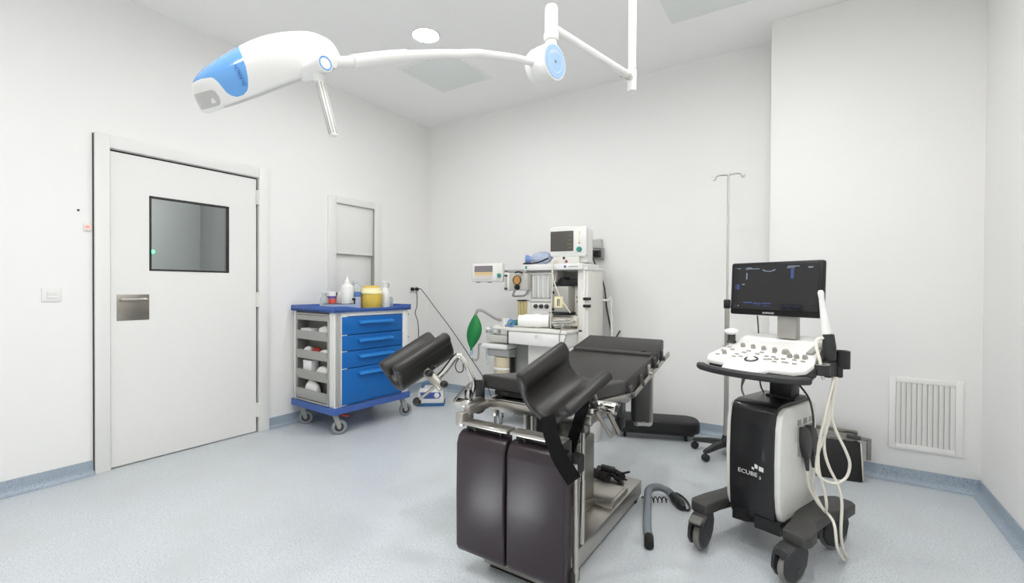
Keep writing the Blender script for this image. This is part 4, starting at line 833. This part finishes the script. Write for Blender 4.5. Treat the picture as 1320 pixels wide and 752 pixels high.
# monitor
m = MB(); m.box((.018, .135, 1.045), (.088, .050, .15), .008); m.build('monitor_neck', mat('neck_grey', (168, 166, 160), .4, .4), US)
SM = Matrix.Translation((-.038, .10, 1.212)) @ Matrix.Rotation(R_(-3.6), 4, 'Z') @ Matrix.Rotation(R_(-2.7), 4, 'X')
S3 = SM.to_3x3()
def sb(m, c, d, bev=0): return m.box(SM @ V(c), d, bev, S3)
mo = sb(MB(), (0, .012, 0), (.446, .034, .268), .010).build('monitor', mat('bezel_black', (27, 26, 26), .4, spec=.35), US)
sc_ = sb(MB(), (0, -.0055, .006), (.408, .003, .222)).build('screen', SCRDK, mo)
def scr(bx, name, material):
    for (x, z, a, b) in bx: sb(MB(), (x * .204, -.0075, .006 + z * .111), (a * .204, .0012, b * .111)).build(name, material, mo, flat=True)
scr([(-.945, .0, .10, 2.0), (-.1, -.86, 1.6, .26), (.6, -.84, .75, .30)], 'screen_border', SCRBK)
scr([(-.62, -.70, .22, .05), (-.38, -.72, .2, .05), (-.14, -.72, .22, .05), (-.38, -.80, .18, .035), (-.14, -.82, .16, .035), (.36, -.80, .24, .05), (.38, -.93, .08, .04), (.58, -.80, .12, .05), (.44, .60, .07, .42), (-.90, .02, .10, .24)], 'screen_menu', SCRBL)
scr([(-.90, .88, .14, .03), (-.60, .90, .12, .03), (-.52, .85, .36, .025), (.46, .92, .26, .03), (.40, .86, .18, .025), (.83, .86, .10, .05), (-.66, .52, .022, .30), (-.74, .14, .06, .05), (-.86, -.86, .04, .05), (-.94, -.86, .015, .05)], 'screen_text', SCRLT)
m = MB()
for k in range(9):
    a = R_(214 + k * 14); m.box(SM @ V((-.022 + .034 * math.cos(a) , -.0075, .006 + .098 + .018 * math.sin(a))), (.009, .0012, .003), 0, S3)
m.build('sector_image', SCRLT, mo, flat=True)
MB().text('ALPINION', .0115, SM @ Matrix.Translation((-.02, -.0062, -.1245)) @ Matrix.Rotation(R_(90), 4, 'X') @ Matrix.Diagonal((1.1, 1, 1, 1))).build('brand_lettering', INKW, mo, flat=True)
# gel warmer at the left, probe holders at the right
g = MB().lathe([(0, 0), (.024, 0), (.022, .01), (.019, .012), (.019, .045), (.024, .05), (0, .05)], (-.205, .02, .935)).build('holder_stem', PLD, US)
m = MB().cyl((-.205, .02, .985), (-.204, .016, 1.0), .030, .034, n=22, bev=.004); m.build('holder_cap', PLW, g)
h = MB(); h.mm((.195, -.10, .845), (.235, .12, .895), .008); h.mm((.232, -.045, .835), (.262, .06, .900), .006); ho = h.build('probe_holder', PLC, US)
def cup(u, v, z0, z1, r, mt, name='holder_cup', t=.007): return MB().lathe([(r - t, z0), (r, z0), (r, z1), (r - t, z1), (r - t, z0)], (u, v, 0), (0, 0, 1), 28).build(name, mt, ho)
cup(.236, -.075, .850, .893, .036, PLC); MB().lathe([(.026, .8935), (.034, .8935), (.034, .8965), (.026, .8965), (.026, .8935)], (.236, -.075, 0)).build('cup_liner', PLG, ho)
cup(.264, .062, .868, .944, .033, PLB); MB().cyl((.262, .04, .830), (.262, .04, .876), .016, n=18, bev=.004).build('holder_knob', PLB, ho)
MB().box((.205, -.165, .840), (.07, .035, .012), .004, Matrix.Rotation(R_(12), 3, 'Z')).build('holder_lip', PLB, ho)
# loose leads under the console
for nm, pts in (('video_lead', [(-.155, .06, .84), (-.160, .05, .76), (-.165, .05, .70), (-.15, .06, .64), (-.12, .05, .50)]), ('lead_loop', [(-.165, .05, .72), (-.14, .06, .775), (-.09, .06, .785), (-.025, .07, .775)]), ('usb_lead', [(-.09, .06, .85), (-.085, .06, .79), (-.075, .06, .73), (-.06, .06, .70)]), ('mains_lead', [(.07, .07, .79), (.11, .05, .76), (.145, .05, .71), (.158, .06, .63), (.150, .08, .55)])):
    MB().tube(pts, .0045 if nm != 'usb_lead' else .004, 8, 8).build(nm, PLD if nm in ('usb_lead', 'mains_lead') else mat('lead_olive', (150, 148, 138), .5), US)
MB().tube([(-.125, .12, 1.075), (-.122, .12, 1.04), (-.118, .12, .985)], .0035, 8, 4).build('monitor_lead', PLD, US)
# probe in the holder and its cables
def UW(p): return UM @ V(p)
t = thing('ultrasound_probe', 'long white wand probe with dark grip standing in the probe holder', 'probe', UW((.243, 0, .905)), -21)
MB().lathe([(0, 0), (.022, 0), (.025, .02), (.026, .06), (.023, .09), (.021, .112), (0, .112)], (0, 0, 0), (-.06, 0, 1), 24).build('probe_grip', PLC, t)
MB().lathe([(.0195, .1125), (.019, .14), (.0135, .20), (.0105, .27), (.012, .285), (.0125, .292), (.009, .303), (0, .306)], (0, 0, 0), (-.13, 0, 1), 24).build('probe_wand', PLW, t)
MB().tube([(-.020, -.02, .095), (-.032, -.045, .09), (-.030, -.06, .06), (-.012, -.07, .0), (-.006, -.075, -.045), (.0, -.065, -.075)], .0065, 10, 8).build('probe_lead', CABLEW, t)
def conn(parent, v, base):
    q = [V(p) - base for p in ((.124, v - .03, .590), (.142, v - .03, .594), (.150, v - .012, .588), (.150, v + .010, .555), (.150, v + .018, .49), (.146, v + .014, .455), (.130, v + .006, .450), (.124, v - .02, .46))]
    pz_ = [(v + (a_ - v) * 1.3, b_) for a_, b_ in ((v - .034, .592), (v - .010, .588), (v + .012, .565), (v + .024, .530), (v + .026, .480), (v + .016, .445), (v - .004, .440), (v - .014, .470), (v - .026, .500), (v - .034, .53))]
    MB().prism([V((.128, a, b)) - base for a, b in pz_], (.028, 0, 0), .006, 2).build('plug_body', PLD, parent)
    MB().cyl(V((.142, v + .006, .448)) - base, V((.142, v + .018, .385)) - base, .012, .007, n=14).build('strain_relief', PLD, parent)
    MB().mm(V((.1245, v - .046, .455)) - base, V((.130, v - .030, .585)) - base, .002).build('socket_plate', PLG, parent)
base = V((.14, .08, .40))
def cable_thing(label, pts, v=None):
    b0 = V(pts[0]); t = thing('probe_cable', label, 'cable', UW(b0), -21)
    MB().tube([V(p) - b0 for p in pts], .0058, 10, 8).build('cable', CABLEW, t)
    if v is not None: conn(t, v, b0)
    return t
cable_thing('cream cable from the nearer dark plug down over leg to floor', [(.142, .047, .390), (.146, .050, .32), (.185, .055, .246), (.262, .0, .215), (.285, -.02, .12), (.275, .08, .03), (.264, .13, .010), (.275, .12, .03), (.283, .05, .09), (.281, .03, .17), (.284, .027, .30), (.271, .012, .378), (.248, -.018, .457), (.236, -.030, .534), (.240, -.024, .64), (.252, -.007, .74), (.253, .010, .836)], .03)
cable_thing('cream cable from the farther dark plug rising in a short loop', [(.142, .110, .390), (.142, .10, .30), (.185, .075, .240), (.225, .02, .236), (.24, -.01, .283), (.236, -.02, .336), (.228, -.06, .437), (.230, -.075, .525), (.240, -.08, .59), (.252, -.075, .667), (.262, -.055, .76), (.268, -.030, .83)], .093)
cable_thing('cream cable hanging in a wide loop below the probe holder', [(.262, .020, .834), (.256, -.009, .69), (.262, -.001, .624), (.293, .044, .511), (.302, .056, .458), (.294, .043, .406), (.269, .009, .381), (.238, -.037, .394), (.222, -.065, .434), (.224, -.060, .51), (.238, -.037, .58), (.250, -.015, .667), (.262, -.008, .78), (.262, .0, .834)])

# ------------------------------------------------------------------ infusion stand
IV = thing('infusion_stand', 'thin steel infusion stand with two hooks and black wheeled base', 'infusion stand', (3.345, 3.64, 0))
m = MB(); m.cyl((0, 0, .10), (0, 0, 1.09), .0165, n=20); m.build('lower_tube', STEEL, IV); MB().cyl((0, 0, 1.09), (0, 0, 2.035), .0085, n=16).build('upper_rod', CHROME, IV)
m = MB(); m.box((0, 0, 1.10), (.044, .044, .065), .008); m.cyl((.0, -.02, 1.10), (.0, -.05, 1.10), .014, n=14); m.build('height_clamp', PLB, IV)
for s in (-1, 1): MB().tube([(0, 0, 2.03), (s * .05, 0, 2.034), (s * .078, 0, 2.028), (s * .088, 0, 2.008), (s * .100, 0, 2.006), (s * .106, 0, 2.022)], .006, 10, 6).build('hook', CHROME, IV)
MB().lathe([(0, .075), (.045, .075), (.048, .085), (.030, .12), (.022, .15), (0, .15)]).build('hub', PLC, IV)
for k in range(5):
    a = R_(171 + 72 * k); d = V((math.cos(a), math.sin(a), 0)); n = V((-d.y, d.x, 0)); rings = []
    for f, w_, z0, z1 in ((.03, .028, .078, .112), (.12, .024, .072, .104), (.215, .018, .060, .084), (.235, .014, .060, .078)):
        p = d * f; rings.append([p + n * w_ + V((0, 0, z0)), p - n * w_ + V((0, 0, z0)), p - n * w_ * .7 + V((0, 0, z1)), p + n * w_ * .7 + V((0, 0, z1))])
    lg = MB().loft(rings).build('base_leg', PLC, IV)
    m = MB(); c = d * .222 + V((0, 0, .026)); m.lathe([(0, -.02), (.022, -.02), (.026, -.014), (.026, .014), (.022, .02), (0, .02)], c, n, 20); m.cyl(c + V((0, 0, .01)), d * .222 + V((0, 0, .062)), .008, n=10); m.build('castor_wheel', PLB, lg)

# ------------------------------------------------------------------ low padded rest on the floor by the back wall
FR = thing('padded_footrest', 'low black padded footrest with rounded end on floor by back wall', 'footrest', (2.800, 3.80, 0), 20)
def rr_(a, b, r, n=7, left_r=.03):
    out = []
    for (sx, sy, st, rad) in ((1, 1, 0, r), (-1, 1, 90, left_r), (-1, -1, 180, left_r), (1, -1, 270, r)):
        for k in range(n): t_ = R_(st + 90 * k / (n - 1)); out.append((sx * (a - rad) + rad * math.cos(t_), sy * (b - rad) + rad * math.sin(t_)))
    return out
o = rr_(.33, .125, .10)
MB().loft([[(x * k, y * k, z) for x, y in o] for z, k in ((.062, .96), (.066, .99), (.075, 1), (.135, 1), (.148, .985), (.155, .95), (.157, .90))]).build('pad', mat('black_pad_cover', (24, 24, 24), .5), FR, ang=50)
MB().box((0, 0, .050), (.56, .16, .022), .005).build('under_frame', PLD, FR)
for x in (-.25, .22):
    for y in (-.07, .07):
        m = MB(); m.cyl((x - .011, y, .018), (x + .011, y, .018), .018, n=16, bev=.003); m.cyl((x, y, .02), (x, y, .042), .007, n=10); m.build('castor_wheel', PLB, FR)
# ------------------------------------------------------------------ table accessories leaning on the right wall
PB = thing('padded_plate', 'black padded table plate leaning upright behind the ultrasound machine', 'table plate', (3.97, 3.58, 0), 8)
m = MB(); m.prism([(-.20, 0, .0), (-.20, .075, .235), (-.20, .110, .225), (-.20, .036, .0)], (.365, 0, 0), .008); m.build('pad', MATS['black_pad_cover'], PB)
m = MB(); m.prism([(.166, .01, .01), (.166, .075, .225), (.166, .105, .215), (.166, .040, .01)], (.012, 0, 0), .002); m.build('edge_rail', STEEL, PB)
m = MB(); m.prism([(-.19, .080, .240), (-.19, .082, .256), (-.19, .118, .246), (-.19, .114, .230)], (.34, 0, 0), .003); m.build('top_rail', BRUSH, PB)
MB().cyl((.10, .085, .262), (.17, .085, .256), .014, n=14).build('rail_pin', PLD, PB)
SF = thing('steel_frame', 'grey steel accessory frame standing behind black padded plate at wall', 'frame', (3.98, 3.726, 0), 0)
m = MB(); m.mm((-.20, 0, .268), (.135, .012, .292), .003); m.mm((-.20, .004, .0), (-.18, .020, .29), .003); m.mm((.115, .004, .0), (.135, .020, .29), .003); m.mm((-.20, .004, .12), (.135, .016, .14), .003); m.build('frame_bars', BRUSH, SF)
m = MB(); m.mm((.125, -.012, .236), (.205, .006, .256), .004); m.mm((.180, -.010, .115), (.205, .006, .25), .004); m.build('angle_bracket', BRUSH, SF)
MB().mm((-.05, .0, .285), (-.028, .014, .335), .003).build('mounting_post', PLD, SF)

# ------------------------------------------------------------------ surgical lamp on its ceiling pole
cr_, cu_, cf_ = V((.8376, .5462, .0052)), V((-.0093, .0049, .9999)), V((-.5462, .8376, -.0092))
SU = thing('surgical_lamp', 'white and blue surgical lamp on curved arm hanging from ceiling pole', 'surgical lamp', (3.032, 2.455, H))
def sl(m, name, material, parent=None, **k): return m.build(name, material, parent or SU, True, **k)
m = MB(); m.cyl((3.032, 2.455, 2.38), (3.032, 2.455, H), .0215, n=24); sl(m, 'ceiling_pole', ENAM)
sl(MB().lathe([(.0, -.05), (.035, -.05), (.05, -.04), (.085, -.015), (.09, 0), (0, 0)], (3.032, 2.455, H)), 'ceiling_canopy', ENAM)
m = MB(); m.cyl((3.032, 2.455, 2.277), (3.032, 2.455, 2.40), .0245, n=24, bev=.004); pj = sl(m, 'pole_joint', ENAM)
m = MB()
for a in (-60, -20, 30): m.cyl(V((3.032, 2.455, 2.395)) + V((math.cos(R_(a)), math.sin(R_(a)), 0)) * .0235, V((3.032, 2.455, 2.395)) + V((math.cos(R_(a)), math.sin(R_(a)), 0)) * .0262, .004, n=8)
sl(m, 'joint_screw', PLG, pj)
p0, p1 = V((3.030, 2.44, 2.35)), V((2.896, 1.80, 2.350)); sl(MB().cyl(p0, p1, .0195, n=24), 'swing_arm', ENAM)
d = (p1 - p0).normalized(); m = MB().cyl(p0 + d * .02, p0 + d * .05, .0215, n=20, bev=.002)
for k in range(4): m.box(p0 + d * (.028 + .012 * k) + V((-.022, -.004, .006 - .008 * k)) * .95, (.008, .008, .006), .001)
sl(m, 'arm_collar', mat('collar_grey', (196, 194, 188), .4), pj)
c = V((2.893, 1.792, 0)); m = MB(); m.lathe([(.0, 2.292), (.030, 2.292), (.0325, 2.296), (.0325, 2.322), (.029, 2.325), (.029, 2.43), (.026, 2.442), (.018, 2.448), (0, 2.449)], c); m.cyl(c + V((0, 0, 2.20)), c + V((0, 0, 2.295)), .024, n=22); sl(m, 'spigot', ENAM)
A = V((.985, -.16, -.02)).normalized(); dc = V((2.868, 1.778, 2.186)); m = MB()
m.lathe([(0, -.062), (.055, -.062), (.072, -.052), (.078, -.035), (.078, -.016), (.0765, -.014), (.0765, -.011), (.080, -.009), (.080, .052), (.076, .058), (0, .058)], dc, A, 40); dj = sl(m, 'spring_joint', ENAM)
sl(MB().lathe([(0, .0585), (.070, .0585), (.069, .0605), (0, .0605)], dc, A, 40), 'blue_disc', BLUEP, dj); sl(MB().lathe([(.0, .060), (.0065, .060), (.006, .0635), (0, .064)], dc, A, 14), 'disc_screw', STEEL, dj)
FX = frame_to(A); up = V((0, 0, 1)); upp = (up - A * up.dot(A)).normalized(); side = upp.cross(A); TMx = Matrix.Translation(dc + A * .0608 + upp * .030 - side * .012) @ Matrix((side, upp, A)).transposed().to_4x4()
sl(MB().text('MACH', .016, TMx @ Matrix.Rotation(R_(24), 4, 'Z'), .0003), 'disc_lettering', INKW, dj, flat=True)
m = MB(); m.torus(dc + A * .0606, .046, .0012, A, 36, 6); sl(m, 'disc_ring', INKW, dj)
arm = [(2.850, 1.735, 2.183), (2.835, 1.60, 2.152), (2.815, 1.489, 2.122), (2.808, 1.37, 2.082), (2.808, 1.261, 2.033), (2.806, 1.143, 1.983), (2.804, 1.007, 1.921), (2.793, .918, 1.88), (2.778, .840, 1.842), (2.768, .79, 1.822)]
sl(MB().tube(arm, .0148, 16, 6), 'spring_arm', ENAM); sl(MB().tube([(2.8045, 1.02, 1.927), (2.80, .965, 1.902), (2.793, .918, 1.88), (2.778, .840, 1.842)], .0178, 18, 6), 'arm_sleeve', ENAM)
# head
W = (cf_ - cr_ * .54 + cu_ * .44).normalized(); S = (-cr_ * .967 - cu_ * .254); S = (S - W * S.dot(W)).normalized(); N = W.cross(S)
if N.z < 0: N = -N
HO = V((2.641, .906, 1.884)) + W * 0.0
TOP = [(-.008, .020), (-.0065, .042), (-.0014, .0690), (.0193, .0919), (.0572, .1127), (.1192, .1247), (.1839, .1264), (.2517, .116), (.3335, .0941), (.3821, .0743), (.4047, .0542), (.4165, .030)]
BOT = [(-.008, .012), (.003, .0051), (.0326, -.0001), (.0876, -.003), (.1539, -.0073), (.265, -.0172), (.3532, -.0223), (.3929, -.0249), (.410, -.021), (.4165, -.006)]
WID = [(-.008, .012), (.0, .045), (.02, .085), (.06, .125), (.12, .145), (.20, .148), (.28, .135), (.34, .115), (.385, .085), (.408, .055), (.4165, .025)]
def smooth_(T): return [(p.x, p.y) for p in cat_pts([(a, b, 0) for a, b in T], 6)]
TOP, BOT, WID = smooth_(TOP), smooth_(BOT), smooth_(WID)
def itp(T, s):
    for (a, b), (c_, d_) in zip(T, T[1:]):
        if s <= c_: return b + (d_ - b) * (s - a) / (c_ - a) if c_ > a else d_
    return T[-1][1]
k_ = .985
def sec(s, a, off=0.0):
    t_, b_, w_ = itp(TOP, s), itp(BOT, s), itp(WID, s); hm = b_ + (t_ - b_) * .22; sn, cs = math.sin(a), math.cos(a)
    y = w_ * math.copysign(abs(cs) ** .72, cs); h = hm + (t_ - hm) * sn ** .86 if sn >= 0 else hm - (hm - b_) * (-sn) ** .30
    hh = h - hm; L = math.hypot(hh, y) or 1; return HO + (S * s + N * (h + off * hh / L) + W * (y + off * y / L)) * k_
def ang_of(s, h):
    t_, b_ = itp(TOP, s), itp(BOT, s); hm = b_ + (t_ - b_) * .22
    if h >= hm: return math.asin(min(1, ((h - hm) / (t_ - hm))) ** (1 / .86))
    return -math.asin(min(1, (hm - h) / (hm - b_)) ** (1 / .30))
LOW = [(.249, .1165), (.251, .090), (.254, .060), (.261, .034), (.270, .014), (.277, .0055), (.290, -.002), (.3076, -.0026), (.318, .003), (.3267, .013), (.334, .040), (.340, .052), (.346, .0568), (.372, .0600), (.3975, .0570), (.4025, .054), (.42, .05)]
def clean_low(s): return min(itp(TOP, s), itp(LOW, s))
S_ALL = sorted(set([-.008 + .4245 * (.5 - .5 * math.cos(math.pi * i / 90)) for i in range(91)] + [.249 + .03 * i / 40 for i in range(41)] + [.28 + .07 * i / 40 for i in range(41)]))
S_BL = [s for s in S_ALL if .249 <= s <= .4035]
def a0(s): return ang_of(s, clean_low(s)) if .249 < s < .4035 else math.pi / 2
def arc(s, lo, hi, n=90, off=0.0): return [sec(s, lo + (hi - lo) * j / (n - 1), off) for j in range(n)]
def sheet(rings, off=None):
    b = bmesh.new(); vv = [[b.verts.new(p) for p in r] for r in rings]
    for i in range(len(vv) - 1):
        for j in range(len(vv[0]) - 1): b.faces.new((vv[i][j], vv[i + 1][j], vv[i + 1][j + 1], vv[i][j + 1]))
    bmesh.ops.remove_doubles(b, verts=b.verts, dist=1e-6); bmesh.ops.recalc_face_normals(b, faces=b.faces); return MB().add(b)
# white shell runs from one edge of the blue cover round underneath to the other
sh_ = sheet([[sec(s, max(-math.pi - a0(s), min(a0(s), math.pi / 2 - 2 * math.pi * j / 160))) for j in range(161)] for s in S_ALL])
eb = bmesh.new(); eb.faces.new([eb.verts.new(p) for p in arc(S_ALL[0], 0, 2 * math.pi, 60)[:-1]]); eb.faces.new([eb.verts.new(p) for p in arc(S_ALL[-1], 0, 2 * math.pi, 60)[:-1]]); sh_.add(eb)
hd = sl(sh_, 'lamp_head', ENAM, ang=60)
sl(sheet([[sec(s, max(a0(s), min(math.pi - a0(s), -math.pi / 2 + 2 * math.pi * j / 160))) for j in range(161)] for s in S_BL]), 'blue_cover', BLUEL, hd, ang=70)
for sgn in (0, 1):
    rr2 = []
    for i in range(25):
        s = .349 + .0625 * i / 24; e = min(1, math.sqrt(max(0, 1 - max(0, (.362 - s) / .013) ** 2))); h1, h0 = .008 + .021 * e, .008 - .0195 * e
        lo, hi = ang_of(s, max(h0, itp(BOT, s) + .002)), ang_of(s, min(h1, itp(TOP, s) - .004)); lo, hi = (math.pi - lo, math.pi - hi) if sgn == 0 else (lo, hi); rr2.append(arc(s, lo, hi, 16, .0008))
    sl(sheet(rr2), 'grey_window', LENS, hd, ang=60)
rr2 = [arc(s, -2.75, -.39, 24, .0007) for s in [.03 + .32 * i / 30 for i in range(31)]]; sl(sheet(rr2), 'light_window', LENS, hd, ang=60)
rr2 = []
for i in range(8):
    s = .362 + .012 * i / 7; hh = .004 + .011 * (1 - abs(i / 7 - .5) * 2); rr2.append(arc(s, math.pi - ang_of(s, -.003), math.pi - ang_of(s, -.003 + hh), 6, .0016))
sl(sheet(rr2), 'window_highlight', ENAM, hd)  # white patch, a highlight painted onto the grey window
def HP(s, h, y): return HO + (S * s + N * h + W * y) * k_
sd = bpy.data.lights.new('pad_sheen_spot', 'SPOT'); sd.energy = 2000; sd.spot_size = R_(25); sd.spot_blend = 1.0; sd.shadow_soft_size = .06; sd.color = (1, .99, .98)  # added spot under the head, aimed at the floor for sheen on leg pads
so2 = bpy.data.objects.new('pad_sheen_spot', sd); COL.objects.link(so2); lp_ = sec(.20, -math.pi / 2, .03); so2.location = lp_; so2.rotation_euler = (V((2.40, .74, 0)) - lp_).to_track_quat('-Z', 'Y').to_euler()
ac = math.pi - ang_of(.272, .044); c0 = sec(.272, ac, .0012); ux = (sec(.272, ac - .05) - sec(.272, ac + .05)).normalized(); vy = (sec(.268, ac) - sec(.276, ac)).normalized(); nz = ux.cross(vy).normalized(); vy = nz.cross(ux)
if nz.dot(W) > 0: vy = -vy; nz = -nz
sl(MB().text('Dr.MACH', .013, Matrix.Translation(c0 + nz * .0015) @ Matrix((ux, vy, nz)).transposed().to_4x4(), .0006), 'cover_lettering', INKB, hd, flat=True)
# yoke and handle
J = V((2.745, .758, 1.803)); A2 = (cr_ * .80 - cf_ * .60).normalized(); m = MB()
m.lathe([(0, -.075), (.019, -.075), (.0225, -.040), (.0225, .018), (.0235, .020), (.0235, .030), (.021, .033), (0, .033)], J, A2, 28); m.cyl(J + V((0, 0, -.042)), J, .0145, .017, n=18); yk = sl(m, 'head_joint', ENAM)
m = MB().torus(J + A2 * .0325, .0165, .0022, A2, 32, 8); sl(m, 'blue_ring', BLUEL, yk)
h0, h1 = J + V((.004, .001, -.040)), V((2.792, .772, 1.612)); dd = h1 - h0; F = frame_to(dd)
sl(MB().box((h0 + h1) / 2, (.021, .0165, dd.length), .004, F), 'handle_bar', ENAM); m = MB(); mid = (h0 + h1) / 2
for s in (-1, 1): m.box(mid + F @ V((s * .0045, 0, 0)), (.005, .0180, dd.length * .93), .001, F); m.box(mid + F @ V((0, s * .0035, 0)), (.0225, .004, dd.length * .93), .001, F)
sl(m, 'handle_groove', mat('groove_grey', (168, 168, 164), .4))

# ------------------------------------------------------------------ camera, world, view
cd = bpy.data.cameras.new('camera'); cd.sensor_width = 36; cd.lens = 595.1 * 36 / 1320; cd.clip_start = .05
co = bpy.data.objects.new('camera', cd); COL.objects.link(co)
Mc = Matrix((cr_, cu_, -cf_)).transposed().to_4x4(); Mc.translation = V((3.863, 0, 1.213)); co.matrix_world = Mc; sc.camera = co
wd_ = bpy.data.worlds.new('world'); sc.world = wd_; wd_.use_nodes = True; wd_.node_tree.nodes['Background'].inputs[0].default_value = (.8, .8, .8, 1); wd_.node_tree.nodes['Background'].inputs[1].default_value = .3
sc.view_settings.view_transform = 'Standard'; sc.view_settings.look = 'None'; sc.view_settings.gamma = 1; sc.view_settings.use_curve_mapping = False; sc.view_settings.exposure = 0.0
sc.cycles.max_bounces = 14; sc.cycles.diffuse_bounces = 8; sc.cycles.glossy_bounces = 5; sc.cycles.transmission_bounces = 8; sc.cycles.transparent_max_bounces = 12
sc.cycles.use_denoising = True
